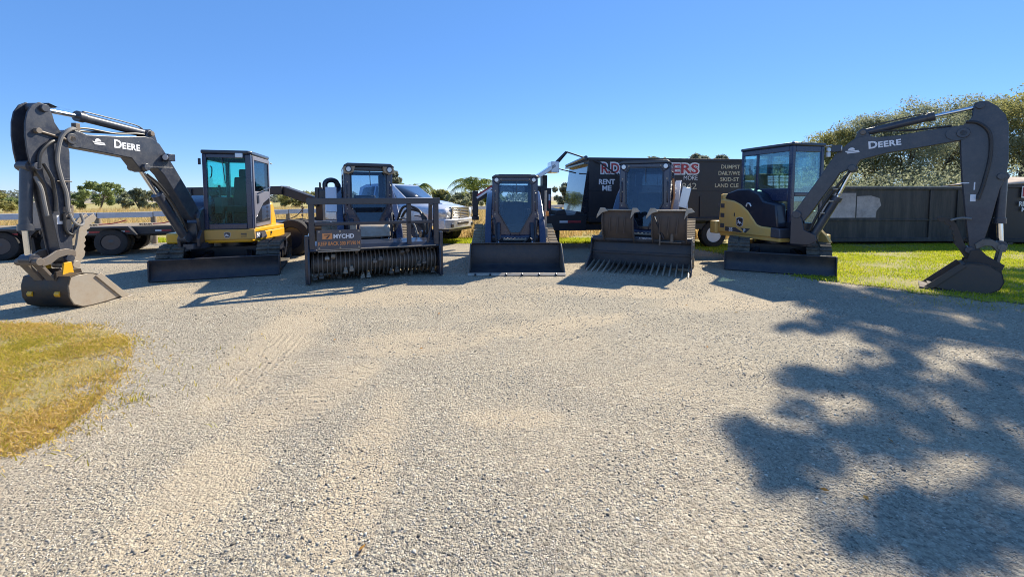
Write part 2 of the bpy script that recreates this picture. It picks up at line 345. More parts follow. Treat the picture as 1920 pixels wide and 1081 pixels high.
        tread = math_(nt, 'SINE', math_(nt, 'MULTIPLY', u_ if ang in (95, 99) else w_, 95))
        h = math_(nt, 'ADD', h, math_(nt, 'MULTIPLY', math_(nt, 'MULTIPLY', tread, mk), .34))
    b1 = bump(nt, h, .75, .011)
    b2 = node(nt, 'ShaderNodeBump'); b2.inputs['Strength'].default_value = .3; b2.inputs['Distance'].default_value = .05
    nt.links.new(mid, b2.inputs['Height']); nt.links.new(b1, b2.inputs['Normal']); nt.links.new(b2.outputs[0], p.inputs['Normal'])
    return m
M['gravel'] = gravelmat()
def soilmat(name, a, b, c, s=2.5):
    m, nt, p = newmat(name); v = node(nt, 'ShaderNodeTexCoord').outputs['Object']
    n = noise(nt, s, 7, .7, v); n2 = noise(nt, 60, 3, .7, v)
    nt.links.new(ramp(nt, math_(nt, 'ADD', math_(nt, 'MULTIPLY', n, .7), math_(nt, 'MULTIPLY', n2, .3)), [(.32, a), (.5, b), (.68, c)]), p.inputs['Base Color'])
    p.inputs['Roughness'].default_value = .95; nt.links.new(bump(nt, n2, .8, .02), p.inputs['Normal']); return m
M['soilL'] = soilmat('dry_turf', (.22, .19, .06), (.33, .26, .10), (.40, .32, .18))
M['soilR'] = soilmat('green_turf', (.15, .16, .03), (.30, .27, .07), (.42, .33, .17))
M['fieldsoil'] = soilmat('dry_field_soil', (.20, .20, .04), (.36, .30, .10), (.46, .36, .17), .25)
g = MB(); nx = 40; G = 900
g.add([(-G, -60, 0), (G, -60, 0), (G, 1500, 0), (-G, 1500, 0)], [(0, 1, 2, 3)])
tag(g.build('ground', 'gravel', None, 0), None, None, kind='structure')

def sheet(name, pts, z, mat, sub=9, wob=.1):
    """flat patch with a ragged outline"""
    out = []; n = len(pts)
    for i in range(n):
        a, b = Vector(pts[i]), Vector(pts[(i + 1) % n]); k = max(2, int((b - a).length / .16)) if (b - a).length < 14 else 12
        d = (b - a); nn = Vector((-d.y, d.x)).normalized()
        for j in range(k):
            out.append(a + d * j / k + nn * (random.uniform(-wob, wob) if j else 0))
    mb = MB(); mb.add([(p.x, p.y, z) for p in out], [tuple(range(len(out)))])
    o = mb.build(name, mat, None, 0); o['kind'] = 'structure'; return [tuple(p) for p in out]
LAWN_L = [(-8.2, 4.9), (-5.92, 4.95), (-4.72, 4.9), (-4.05, 4.42), (-3.42, 3.78), (-3.0, 2.98), (-2.85, 2.55), (-2.86, 2.38), (-6.0, 2.0)]
LAWN_R = [(5.25, 7.95), (5.55, 7.5), (6.0, 7.05), (6.2, 6.55), (6.7, 6.2), (7.1, 5.85), (8.3, 5.5), (13, 5.0), (24, 6), (24, 13.3), (5.0, 13.3), (5.5, 11.2), (5.7, 10.0), (6.1, 8.7)]
STRIP = [(-22, 15.6), (-14, 13.2), (-9, 14.3), (-4, 13.6), (2, 13.3), (5, 13.31), (24, 13.31), (60, 26), (60, 140), (-90, 140), (-90, 15)]
_c = (-5.4, 3.9); sheet('lawn', [(_c[0] + (p[0] - _c[0]) * .88, _c[1] + (p[1] - _c[1]) * .88) for p in LAWN_L], .008, 'soilL', wob=.16); LAWN_Lp = LAWN_L
LAWN_Rp = sheet('lawn', LAWN_R, .008, 'soilR', wob=.16)
sheet('field', STRIP, .004, 'fieldsoil', wob=.2)

def inpoly(x, y, poly):
    c = np.zeros(len(x), bool); n = len(poly)
    for i in range(n):
        (x0, y0), (x1, y1) = poly[i], poly[i - 1]
        if y0 != y1: c ^= ((y0 > y) != (y1 > y)) & (x < (x1 - x0) * (y - y0) / (y1 - y0) + x0)
    return c
def blades(name, x, y, hgt, wid, mat, lean=.5, label=None, z0=0.0):
    n = len(x); a = rng.uniform(0, 2 * np.pi, n); b = rng.uniform(0, 2 * np.pi, n)
    h = hgt * rng.uniform(.45, 1.25, n); w = wid * rng.uniform(.6, 1.3, n); ln = h * lean * rng.uniform(.2, 1.5, n)
    P = np.stack([x, y, np.full(n, z0)], 1); side = np.stack([np.cos(a), np.sin(a), np.zeros(n)], 1) * w[:, None] / 2
    d = np.stack([np.cos(b), np.sin(b), np.zeros(n)], 1)
    mid = P + d * (ln * .35)[:, None] + np.array([0, 0, 1]) * (h * .6)[:, None]
    tip = P + d * ln[:, None] + np.array([0, 0, 1]) * h[:, None]
    V = np.stack([P - side, P + side, mid + side * .7, mid - side * .7, tip], 1).reshape(-1, 3)
    base = np.arange(n)[:, None] * 5
    q = (base + np.array([0, 1, 2, 3, 2, 4])).astype(int)
    # two faces a blade: quad split as triangles keeps one polygon size
    tri = (base + np.array([0, 1, 2, 0, 2, 3, 3, 2, 4])).ravel()
    o = rawmesh(name, V, 3, tri, mat); tag(o, label, None, kind='stuff'); return o
def scatter(poly, n, power=1.0):
    xs = [p[0] for p in poly]; ys = [p[1] for p in poly]
    X = rng.uniform(max(min(xs), -30), min(max(xs), 30), n); Y = rng.uniform(min(ys), max(ys), n)
    k = inpoly(X, Y, poly) & (np.abs(X) < 1.8 * Y + 1.0); return X[k], Y[k]
x, y = scatter(LAWN_Lp, 190000); f = np.sin(x * 3.1 + np.sin(y * 4)) * np.sin(y * 2.7 + 1 + np.sin(x * 5)) + .5 * np.sin(x * 9 + 2) * np.sin(y * 8); keep = rng.random(len(x)) < np.clip(.62 + .75 * f, .10, 1)
x, y = x[keep], y[keep]; x2 = x + rng.normal(0, .10, len(x)); y2 = y + rng.normal(0, .10, len(x)); x2 += rng.normal(0, .12, len(x)); e = rng.random(len(x)) < .4; x = np.where(e, x2, x); y = np.where(e, y2, y)
dry = rng.random(len(x)) < np.clip(np.maximum((x + 5.0) / 1.5, (y - 4.1) / .6) + .35 * np.sin(x * 6) * np.sin(y * 7) - .05, .05, .75)
blades('grass', x[~dry], y[~dry], .036, .008, 'grassL', 1.4, 'green and yellow lawn grass in the lower left corner'); blades('grass', x[dry], y[dry], .03, .008, 'grassdry', 1.6, 'parched tan grass along the edge of the left lawn')
x, y = scatter(LAWN_Rp, 300000); f = np.sin(x * 1.3 + y * .7) * np.sin(y * 2.1 - x * .6) + .6 * np.sin(x * 3.7 + np.sin(y * 3)) * np.sin(y * 4.3); keep = rng.random(len(x)) < np.clip(.7 + .7 * f, .08, 1)
x, y = x[keep], y[keep]; e = rng.random(len(x)) < .4; x = np.where(e, x + rng.normal(0, .16, len(x)), x); y = np.where(e, y + rng.normal(0, .10, len(x)), y)
blades('grass', x, y, .05, .012, 'grassR', .7, 'bright green lawn grass by the right excavator')
x = rng.uniform(-16, 6, 70000); y = rng.uniform(13.3, 15.0, 70000); k = (y > 13.3 + .5 * np.sin(x * .8) * .5) & (inpoly(x, y, STRIP)); blades('grass', x[k], y[k], .07, .018, 'grassR', .6, 'strip of green grass at the far gravel edge')
n = 90000; x = rng.uniform(-34, 14, n); y = 14.9 + rng.random(n) ** 1.4 * 26; dens = (np.sin(x * .9 + 2) * np.sin(y * .55) > -.55); k = (np.abs(x) < 1.3 * y) & dens & ~((x < -8) & (y < 17)); blades('weeds', x[k], y[k], .62, .022, 'weeds', .5, 'tall dry golden weeds behind the fence')
# tufts in the gravel near the lawns
x = np.concatenate([rng.normal(-2.78, .04, 40), rng.normal(-3.2, .5, 260), rng.normal(6.6, .6, 400)]); y = np.concatenate([rng.normal(3.07, .03, 40), rng.normal(3.2, .5, 260), rng.normal(5.9, .3, 400)])
blades('grass', x, y, .045, .006, 'grassL', .8, 'sparse tufts of grass along the lawn edges')

def pebbles():
    t = (1 + 5 ** .5) / 2
    ico = np.array([(-1, t, 0), (1, t, 0), (-1, -t, 0), (1, -t, 0), (0, -1, t), (0, 1, t), (0, -1, -t), (0, 1, -t), (t, 0, -1), (t, 0, 1), (-t, 0, -1), (-t, 0, 1)]) / 1.9
    fc = np.array([(0, 11, 5), (0, 5, 1), (0, 1, 7), (0, 7, 10), (0, 10, 11), (1, 5, 9), (5, 11, 4), (11, 10, 2), (10, 7, 6), (7, 1, 8), (3, 9, 4), (3, 4, 2), (3, 2, 6), (3, 6, 8), (3, 8, 9), (4, 9, 5), (2, 4, 11), (6, 2, 10), (8, 6, 7), (9, 8, 1)])
    n = 75000; Y = 1.0 + rng.random(n) ** 1.35 * 7.2; X = rng.uniform(-1.3, 1.3, n) * Y
    k = ~(inpoly(X, Y, LAWN_Lp) | inpoly(X, Y, LAWN_Rp)); cl = np.sin(X * 2.1 + np.sin(Y * 1.7)) * np.sin(Y * 2.9 + X) + .6 * np.sin(X * 5.3 + 1) * np.sin(Y * 4.1 + 2 * np.sin(X)) + rng.normal(0, .5, n); k &= cl > .1
    X, Y = X[k], Y[k]; n = len(X); s = .0020 + .0065 * rng.random(n) ** 8 + .0004 * Y * rng.random(n)
    sc = np.stack([s * rng.uniform(.8, 1.5, n), s * rng.uniform(.8, 1.5, n), s * rng.uniform(.5, .9, n)], 1); a = rng.uniform(0, 6.28, n)
    V = ico[None] * rng.uniform(.75, 1.2, (n, 12, 1)) * sc[:, None]
    ca, sa = np.cos(a)[:, None], np.sin(a)[:, None]
    V = np.stack([V[..., 0] * ca - V[..., 1] * sa, V[..., 0] * sa + V[..., 1] * ca, V[..., 2]], 2) + np.stack([X, Y, s * .25], 1)[:, None]
    idx = (np.arange(n)[:, None] * 12 + fc.ravel()[None]).ravel()
    tag(rawmesh('gravel', V.reshape(-1, 3), 3, idx, 'pebble'), 'loose grey and tan gravel stones over the whole yard', None, kind='stuff')
m_, nt_, p_ = newmat('pebble_stone'); g_ = node(nt_, 'ShaderNodeNewGeometry')
nt_.links.new(ramp(nt_, g_.outputs['Random Per Island'], [(0, (.10, .085, .065)), (.2, (.26, .225, .17)), (.6, (.42, .365, .275)), (1, (.64, .575, .46))]), p_.inputs['Base Color']); p_.inputs['Roughness'].default_value = .9
M['pebble'] = m_
m_, nt_, p_ = newmat('grit_stone'); g_ = node(nt_, 'ShaderNodeNewGeometry')
nt_.links.new(ramp(nt_, g_.outputs['Random Per Island'], [(0, (.13, .112, .09)), (.15, (.33, .29, .225)), (.6, (.46, .405, .315)), (1, (.66, .60, .50))]), p_.inputs['Base Color']); p_.inputs['Roughness'].default_value = .9
M['grit'] = m_
pebbles()
def grit():
    octa = np.array([(1, 0, 0), (-1, 0, 0), (0, 1, 0), (0, -1, 0), (0, 0, 1), (0, 0, -1)], float); fc = np.array([(0, 2, 4), (2, 1, 4), (1, 3, 4), (3, 0, 4), (2, 0, 5), (1, 2, 5), (3, 1, 5), (0, 3, 5)])
    n = 105000; Y = 1.5 + rng.random(n) ** 1.5 * 8.5; X = rng.uniform(-1.25, 1.25, n) * Y; k = ~(inpoly(X, Y, LAWN_Lp) | inpoly(X, Y, LAWN_Rp))
    lane = np.zeros(n)
    for cx, cy, rx, ry in ((-2.45, 4.6, .45, 1.6), (-1.0, 4.3, .6, .3), (-1.5, 3.15, .3, .6), (-1.6, 2.05, .28, .6)): lane = np.maximum(lane, 1.3 - np.sqrt(((X - cx) / rx) ** 2 + ((Y - cy) / ry) ** 2))
    cl = .5 + .3 * np.sin(X * 1.9 + np.sin(Y * 2.3)) * np.sin(Y * 2.2 + X) + .25 * np.sin(X * 4.7 + 2) * np.sin(Y * 5.1 + np.sin(3 * X))
    k &= rng.random(n) < np.clip(cl, .12, 1) * (1 - .85 * np.clip(lane, 0, 1)); X, Y = X[k], Y[k]; n = len(X); s = rng.uniform(.0020, .0050, n) * (.75 + .14 * Y)
    V = octa[None] * rng.uniform(.6, 1.35, (n, 6, 1)) * np.stack([s * 1.15, s * 1.15, s * .75], 1)[:, None]; a = rng.uniform(0, 6.28, n); ca, sa = np.cos(a)[:, None], np.sin(a)[:, None]
    V = np.stack([V[..., 0] * ca - V[..., 1] * sa, V[..., 0] * sa + V[..., 1] * ca, V[..., 2]], 2) + np.stack([X, Y, s * .3], 1)[:, None]
    tag(rawmesh('gravel', V.reshape(-1, 3), 3, (np.arange(n)[:, None] * 6 + fc.ravel()[None]).ravel(), 'grit'), 'fine loose grit covering the near part of the yard', None, kind='stuff')
grit()
n = 30; Y = 1.4 + rng.random(n) * 5; X = rng.uniform(-1.1, 1.1, n) * Y; a = rng.uniform(0, 6.28, n); L = rng.uniform(.012, .026, n)
V = []
for i in range(n):
    d = np.array([math.cos(a[i]), math.sin(a[i]), 0]) * L[i]; e = np.array([-d[1], d[0], 0]) * .45; c = np.array([X[i], Y[i], .012])
    V += [c - d, c + e + [0, 0, .008], c + d + [0, 0, .004], c - e]
tag(rawmesh('fallen_leaves', V, 4, np.arange(4 * n), 'fallen'), 'few fallen orange oak leaves scattered on the gravel', None, kind='stuff')

# ------------------------------------------------------------------ excavators
AX = Matrix(((0, 1, 0, 0), (-1, 0, 0, 0), (0, 0, 1, 0), (0, 0, 0, 1)))     # arm (s forward, t left, z up) -> local (x left, -y forward)
def ptube(T, name, pts, r, mat, parent, n=8):
    return MB(T).tube(smooth(pts), r, n).build(name, mat, parent, 0)
def smooth(pts, k=6):
    P = [Vector(p) for p in pts]
    if len(P) < 3: return P
    P = [2 * P[0] - P[1]] + P + [2 * P[-1] - P[-2]]; out = []
    for i in range(1, len(P) - 2):
        for j in range(k):
            t = j / k; a, b, c, d = P[i - 1:i + 3]
            out.append(.5 * ((2 * b) + (c - a) * t + (2 * a - 5 * b + 4 * c - d) * t * t + (3 * b - a - 3 * c + d) * t ** 3))
    return out + [P[-2]]
def cylinder(T, name, a, m, b, r, rr, t, parent, rodlen=None):
    """hydraulic cylinder: barrel a-m, rod m-b, eyes at both ends; points are (s, z)"""
    A, Mm, B = [Vector((p[0], t, p[1])) for p in (a, m, b)]
    mb = MB(T); mb.tube([A, Mm], r, 16); d = (Mm - A).normalized(); mb.tube([Mm - d * .05, Mm + d * .035], r * 1.22, 16)
    mb.cyl(A + Vector((0, -.07, 0)), A + Vector((0, .07, 0)), r * 1.15, n=14)
    mb.tube(smooth([A + d * .08 + Vector((0, .02, r)), A + d * .25 + Vector((0, .02, r * 1.5)), Mm - d * .1 + Vector((0, .02, r * 1.35)), Mm - d * .04 + Vector((0, .02, r))]), .011, 6)
    o = mb.build(name, 'arm', parent, .003)
    rb = MB(T); rb.tube([Mm, B], rr, 14); rb.build('rod', 'chrome', o, 0)
    eb = MB(T); eb.cyl(B + Vector((0, -.075, 0)), B + Vector((0, .075, 0)), r * 1.1, n=14); eb.build('rod_eye', 'arm', o, .003)
    return o
def deer_badge(T, name, parent, org, xd, up, size):
    mb = MB(T); xd = Vector(xd).normalized(); up = Vector(up).normalized(); nn = xd.cross(up); o = Vector(org)
    def flat(poly, d0, d1, mi):
        k = len(poly); mb.mat(mi); P = [(o + xd * p[0] * size + up * p[1] * size) for p in poly]
        mb.add([p + nn * d0 for p in P] + [p + nn * d1 for p in P], [tuple(range(k, 2 * k))] + [(i, (i + 1) % k, (i + 1) % k + k, i + k) for i in range(k)])
    sh = [(-.5, .32), (-.42, .46), (0, .52), (.42, .46), (.5, .32), (.46, -.3), (.3, -.46), (0, -.52), (-.3, -.46), (-.46, -.3)]
    flat([(a * 1.1, b * 1.1) for a, b in sh], .001, .004, 0); flat([(a * .99, b * .99) for a, b in sh], .004, .006, 1)
    deer = [(-.36, .02), (-.30, .10), (-.22, .10), (-.18, .26), (-.12, .30), (-.14, .14), (-.04, .06), (.14, .02), (.26, -.08), (.38, -.30), (.30, -.24), (.18, -.14), (.04, -.12), (.12, -.28), (.02, -.24), (-.10, -.10), (-.30, -.22), (-.36, -.18), (-.18, -.04), (-.24, .02)]
    flat(deer, .006, .008, 0)
    return mb.build(name, ['white', 'black'], parent, 0)
def deere_lettering(T, parent, org, xd, up, h):
    """big first letter, the rest as small capitals, one piece of lettering"""
    a = text('lettering', 'D', h * 1.42, 'white', parent, org, xd, up, T, offset=.012 * h * 4)
    b = text('lettering', 'EERE', h * 1.12, 'white', parent, Vector(org) + Vector(xd).normalized() * h * 1.08, xd, up, T, offset=.010 * h * 4, font_space=1.08)
    bm = a.data; import bmesh
    x = bmesh.new(); x.from_mesh(a.data); x.from_mesh(b.data); x.to_mesh(a.data); x.free(); bpy.data.objects.remove(b); a.name = 'lettering'; return a
def dealer_emblem(T, parent, org, xd, up, h):
    mb = MB(T); xd = Vector(xd).normalized(); up = Vector(up).normalized(); nn = xd.cross(up); o = Vector(org)
    def flat(poly):
        k = len(poly); P = [o + xd * p[0] * h + up * p[1] * h for p in poly]
        mb.add([p + nn * .001 for p in P] + [p + nn * .004 for p in P], [tuple(range(k, 2 * k))] + [(i, (i + 1) % k, (i + 1) % k + k, i + k) for i in range(k)])
    flat([(1 + .55 * math.cos(t), .62 + .5 * math.sin(t)) for t in [math.pi * j / 9 for j in range(10)]])
    flat([(0, .55), (2.1, .5), (2.2, .3), (.1, .32)]); flat([(.25, .24), (2.25, .24), (2.3, .05), (.4, 0)])
    return mb.build('emblem', 'white', parent, 0)

ARM50 = dict(
    stick=[(2.34, 2.68), (2.42, 2.70), (2.5, 2.65), (2.56, 2.55), (2.59, 2.42), (2.60, 2.25), (2.59, 2.06), (2.57, 1.92), (2.52, 1.84), (2.42, 1.66), (2.37, 1.3), (2.30, .8), (2.26, .62), (2.2, .58), (2.15, .62), (2.135, .8), (2.12, 1.6), (2.10, 2.1), (2.13, 2.28), (2.2, 2.37), (2.26, 2.47), (2.28, 2.57)],
    boom=[(2.17, 2.32), (2.08, 2.40), (1.98, 2.41), (1.85, 2.37), (1.3, 2.42), (.95, 2.47), (.82, 2.46), (.68, 2.38), (.55, 2.21), (.42, 2.03), (.11, 1.58), (-.08, 1.28), (-.12, 1.16), (-.06, 1.06), (.05, 1.06), (.14, 1.15), (.32, 1.42), (.62, 1.86), (.74, 1.97), (.86, 1.96), (.95, 1.90), (1.05, 1.92), (1.20, 2.10), (1.63, 2.14), (1.97, 2.17), (2.12, 2.19)],
    lift=((.14, .74), (.66, 1.50), (.99, 1.97)), liftw=0, top=((.83, 2.53), (1.86, 2.62), (2.38, 2.63)), topr=.062,
    bcyl=((2.53, 1.88), (2.585, 1.10), (2.57, .70)), bcr=.062,
    thumb=[(2.15, .57), (2.06, .55), (1.97, .66), (1.955, .72), (1.975, .76), (1.945, .80), (1.965, .84), (1.935, .88), (1.95, .93), (1.91, .97), (1.92, 1.02), (1.87, 1.05), (1.88, 1.10), (1.81, 1.13), (1.77, 1.19), (1.81, 1.25), (1.92, 1.19), (2.02, 1.05), (2.06, .84), (2.12, .68)],
    link=[(2.57, .69), (2.48, .72), (2.36, .79), (2.24, .80), (2.13, .76), (2.13, .68), (2.24, .71), (2.34, .69), (2.44, .62), (2.53, .60)],
    bucket=[(2.39, .45), (2.425, .33), (2.42, .18), (2.37, .07), (2.26, .01), (2.10, .0), (1.92, .005), (1.66, .03)], bhinge=(2.10, .45), mouth=(2.03, .42), bw=.33,
    coupler=[(2.36, .16), (2.40, .34), (2.34, .46), (2.31, .62), (2.22, .62), (2.19, .42), (2.20, .26), (2.30, .13)])
ARM35 = dict(
    stick=[(1.98, 2.90), (2.05, 2.96), (2.12, 2.95), (2.22, 2.86), (2.31, 2.72), (2.35, 2.55), (2.37, 2.05), (2.36, 1.82), (2.30, 1.6), (2.24, 1.17), (2.16, .72), (2.1, .62), (2.03, .66), (1.97, 1.16), (1.90, 1.8), (1.86, 2.35), (1.84, 2.6), (1.93, 2.65), (1.975, 2.75)],
    boom=[(1.95, 2.62), (1.6, 2.59), (1.15, 2.53), (.86, 2.52), (.69, 2.56), (.57, 2.54), (.45, 2.44), (.28, 2.26), (.15, 2.02), (.03, 1.80), (-.33, 1.17), (-.34, 1.08), (-.28, 1.02), (-.15, 1.03), (-.07, 1.15), (.28, 1.76), (.36, 1.92), (.46, 1.97), (.55, 1.95), (.64, 2.14), (1.0, 2.24), (1.46, 2.31), (1.88, 2.38)],
    lift=((-.02, .72), (.32, 1.46), (.53, 2.00)), liftw=0, top=((.66, 2.62), (1.52, 2.80), (2.04, 2.89)), topr=.062,
    bcyl=((2.33, 1.80), (2.335, 1.12), (2.36, .76)), bcr=.06,
    thumb=[(1.64, 1.15), (1.70, 1.17), (1.80, 1.15), (1.86, 1.08), (1.91, .95), (1.96, .78), (2.04, .63), (2.07, .53), (1.99, .53), (1.92, .66), (1.86, .75), (1.875, .79), (1.845, .83), (1.86, .87), (1.83, .90), (1.84, .95), (1.80, .98), (1.81, 1.03), (1.75, 1.05), (1.74, 1.09), (1.68, 1.09)],
    link=[(2.42, .76), (2.36, .76), (2.26, .84), (2.16, .84), (2.08, .76), (2.10, .68), (2.19, .74), (2.26, .74), (2.32, .66), (2.40, .66)],
    bucket=[(2.24, .45), (2.36, .36), (2.39, .22), (2.35, .10), (2.24, .02), (2.08, 0), (1.86, .005), (1.58, .05)], bhinge=(1.98, .46), mouth=(1.94, .44), bw=.30,
    coupler=[(2.36, .34), (2.40, .46), (2.22, .58), (2.14, .68), (2.04, .66), (2.0, .48), (1.98, .38), (2.12, .26)])
def build_arm(root, T, A, near, yel, bmat, ltr, hoses=True):
    """near = +1 when the machine's left side faces the yard"""
    T = T @ AX
    def pr(poly, t0, t1, mb=None): return (mb or MB(T)).prism(poly, t0, t1, 'y')
    boom = pr(A['boom'], -.095, .095)
    fs, fz = A['boom'][12 if near > 0 else 10]; fx, fz2 = (fs + .06, fz - .02)
    boom.cyl((fx, -.15, fz2), (fx, .15, fz2), .075)
    ls, lz = A['lift'][2]; boom.cyl((ls, -.15, lz), (ls, .15, lz), .06); us, uz = A['top'][0]
    for t in (-.085, .065): boom.prism([(us - .12, uz - .12), (us - .06, uz + .05), (us + .04, uz + .05), (us + .14, uz - .14)], t, t + .02, 'y')
    boom = boom.build('boom', 'arm', root, .012)
    # welded cheek plates round the boom nose and pins
    ns, nz = (2.02, 2.28) if near > 0 else (1.82, 2.49)
    for t in (-.112, .096): MB(T).prism([(ns + .14 * math.cos(q), nz + .115 * math.sin(q)) for q in [k * .524 for k in range(12)]], t, t + .016, 'y').build('cheek_plate', 'arm', boom, .004)
    MB(T).cyl((ns + .06, -.135, nz), (ns + .06, .135, nz), .045).build('pivot_pin', 'steel', boom, .004); MB(T).cyl((us, -.12, uz), (us, .12, uz), .04).build('pivot_pin', 'steel', boom, .004)
    xd = (-near, 0, 0); tt = near * .096
    if near > 0:
        deere_lettering(T, boom, (1.48, tt, 2.235), (-1, 0, -.03), (0, 0, 1), .12); dealer_emblem(T, boom, (1.79, tt, 2.245), (-1, 0, -.02), (0, 0, 1), .08)
    else:
        deere_lettering(T, boom, (.74, tt, 2.33), (1, 0, .09), (-.09, 0, 1), .12); dealer_emblem(T, boom, (.42, tt, 2.26), (1, 0, .06), (0, 0, 1), .09)
    cylinder(T, 'boom_cylinder', *A['lift'], .072, .035, 0, root)
    cylinder(T, 'stick_cylinder', *A['top'], A['topr'], .030, 0, root)
    st = MB(T)
    for t in (-.10, .082): st.prism(A['stick'], t, t + .018, 'y')
    inner = [((p[0] - 2.25) * .9 + 2.25 - .015, p[1]) for p in A['stick'] if p[1] < (1.9 if near > 0 else 2.0)]
    st.prism(inner, -.083, .083, 'y')
    k = [p for p in A['stick'] if p[1] > 1.85]; hi = [p for p in A['stick'] if p[1] > 2.2]
    outer = sorted([p for p in A['stick'] if p[0] > max(q[0] for q in A['stick']) - .27 and p[1] > 1.9], key=lambda p: p[1])
    st.strip([(p[0] - .12, p[1]) for p in outer], .02, -.083, .083, 'y')
    for (s, z, r) in ((A['top'][2][0], A['top'][2][1], .05), (ns + .06, nz, .075), (A['bcyl'][0][0] - .02, A['bcyl'][0][1], .05), (A['stick'][13 if near > 0 else 12][0], .66, .055)):
        st.cyl((s, -.135, z), (s, .135, z), r)
    stick = st.build('stick', 'arm', root, .006)
    cylinder(T, 'bucket_cylinder', *A['bcyl'], A['bcr'], .036, 0, root)
    lk = MB(T)
    for t in (-.135, .11): lk.prism(A['link'], t, t + .025, 'y')
    b2 = A['bcyl'][2]; cp = A['coupler'][1]
    lk.cyl((b2[0], -.15, b2[1] - .03), (b2[0], .15, b2[1] - .03), .05)
    for t in (-.10, .07): lk.bar((b2[0], t, b2[1] - .03), (cp[0] - .08, t, cp[1] - .04), .035, .11, (0, 1, 0))
    lk.build('bucket_link', 'steel', root, .005)
    th = MB(T)
    for t in ((-.07, .04) if near > 0 else (-.10, .05)): th.prism(A['thumb'], t, t + .035, 'y')
    q = A['thumb'][0] if near > 0 else A['thumb'][7]
    th.cyl((q[0], -.16, q[1]), (q[0], .16, q[1]), .05); m1 = A['thumb'][4 if near > 0 else 5]
    th.box(m1[0] + .02, m1[0] + .09, -.05, .05, m1[1], m1[1] + .06); th.build('thumb', 'bright' if near > 0 else 'muddy', root, .004)
    cb = MB(T)
    for t in (-.165, .14): cb.prism(A['coupler'], t, t + .025, 'y')
    c0 = A['coupler'][0]; cb.box(c0[0] - .26, c0[0] - .02, -.10, .10, c0[1] - .03, c0[1] + .10)
    cb.cyl((c0[0] - .04, -.2, c0[1] + .02), (c0[0] - .04, .2, c0[1] + .02), .05); cb.cyl((A['bhinge'][0] + .06, -.2, A['bhinge'][1] - .06), (A['bhinge'][0] + .06, .2, A['bhinge'][1] - .06), .05)
    cb.build('quick_coupler', yel, root, .005)
    w = A['bw']; bk = MB(T); line = A['bucket']
    bk.strip(line, -.018, -w, w, 'y')
    side = line + [A['mouth'], A['bhinge']]
    bk.mat(1)
    for t in (-w, w - .016): bk.prism(side, t, t + .016, 'y')
    tip = line[-1]; mo = A['mouth']
    bk.prism([(mo[0] - .02, mo[1] + .015), (mo[0] + .05, mo[1] - .02), (tip[0] + .06, tip[1] - .02), (tip[0] - .05, tip[1] - .01)], near * w, near * (w + .02), 'y')
    bk.prism([(mo[0] - .02, mo[1] + .015), (mo[0] + .05, mo[1] - .02), (tip[0] + .06, tip[1] - .02), (tip[0] - .05, tip[1] - .01)], -near * w, -near * (w + .02), 'y')
    bk.strip([(line[-2][0], .004), (tip[0], tip[1] - .018), (tip[0] - .10, tip[1] - .012)], .03, -w - .02, w + .02, 'y')
    bk.mat(0).strip([line[0], ((line[0][0] + A['bhinge'][0]) / 2, line[0][1] + .03), A['bhinge'], A['mouth']], .02, -w, w, 'y')
    for t in (-.16, .13): bk.prism([(line[0][0] + .02, line[0][1] - .12), (line[0][0] + .02, line[0][1] + .06), (line[0][0] - .1, line[0][1] + .08), (A['bhinge'][0], A['bhinge'][1] + .06), (A['bhinge'][0] - .02, A['bhinge'][1] - .05)], t, t + .03, 'y')
    bk.build('bucket', ['rustshell' if near > 0 else 'muddy', bmat], root, .004)
    if near > 0:
        for (s, z) in ((2.40, .22), (2.30, .13)): [MB(T).cyl((s, t0, z), (s, t0 + .07, z), .042).build('coupler_pin', yel, root, .004) for t0 in (-.24, .14)]
    t = near * .125
    lam = MB(T)
    if near > 0: lc = (.58, .0, 2.16)
    else: lc = (.30, .0, 2.36)
    lt = near * .16
    lam.box(lc[0] - .07, lc[0] + .07, lt - .05, lt + .05, lc[2] - .06, lc[2] + .06); lam.mat(1).cyl((lc[0] + .07, lt, lc[2]), (lc[0] + .085, lt, lc[2]), .05)
    lam.build('work_lamp', ['black', 'lens'], root, .006)
    if near > 0:
        ptube(T, 'hose', [(2.02, t, 2.42), (2.14, t + .05, 2.40), (2.24, t + .03, 2.28), (2.28, t, 2.0), (2.25, t, 1.75), (2.2, t, 1.55), (2.19, t, 1.35), (2.18, t, 1.28)], .024, 'greyhose', root)
        ptube(T, 'hose', [(2.2, t - .02, 2.26), (2.35, t, 2.2), (2.47, t, 2.05), (2.5, t, 1.86)], .022, 'hose', root)
        ptube(T, 'hose', [(2.44, t, 1.92), (2.38, t + .02, 1.75), (2.34, t, 1.6), (2.33, t, 1.45), (2.34, t, 1.3)], .020, 'hose', root)
        ptube(T, 'hose', [(2.5, t - .06, 1.75), (2.47, t - .02, 1.6), (2.46, t, 1.4), (2.44, t, 1.25)], .02, 'greyhose', root)
        ptube(T, 'hose', [(2.24, t, 1.27), (2.23, t, 1.05), (2.17, t + .02, .98), (2.11, t, 1.06), (2.08, t - .02, 1.12)], .018, 'hose', root)
        ptube(T, 'hose', [(2.17, t, 1.26), (2.15, t + .03, 1.15), (2.08, t + .04, 1.10), (2.02, t + .02, 1.14), (2.03, t, 1.26)], .017, 'greyhose', root)
        pt = MB(T); pt.tube([(2.47, t - .01, 2.33), (2.12, t - .01, 2.26)], .016); pt.cyl((2.48, t - .03, 2.33), (2.48, t + .02, 2.33), .035); pt.build('grease_pipe', 'steel', root, .003)
        MB(T).box(2.0, 2.06, t - .03, t + .04, 2.40, 2.50).build('hose_fitting', 'steel', root, .006)
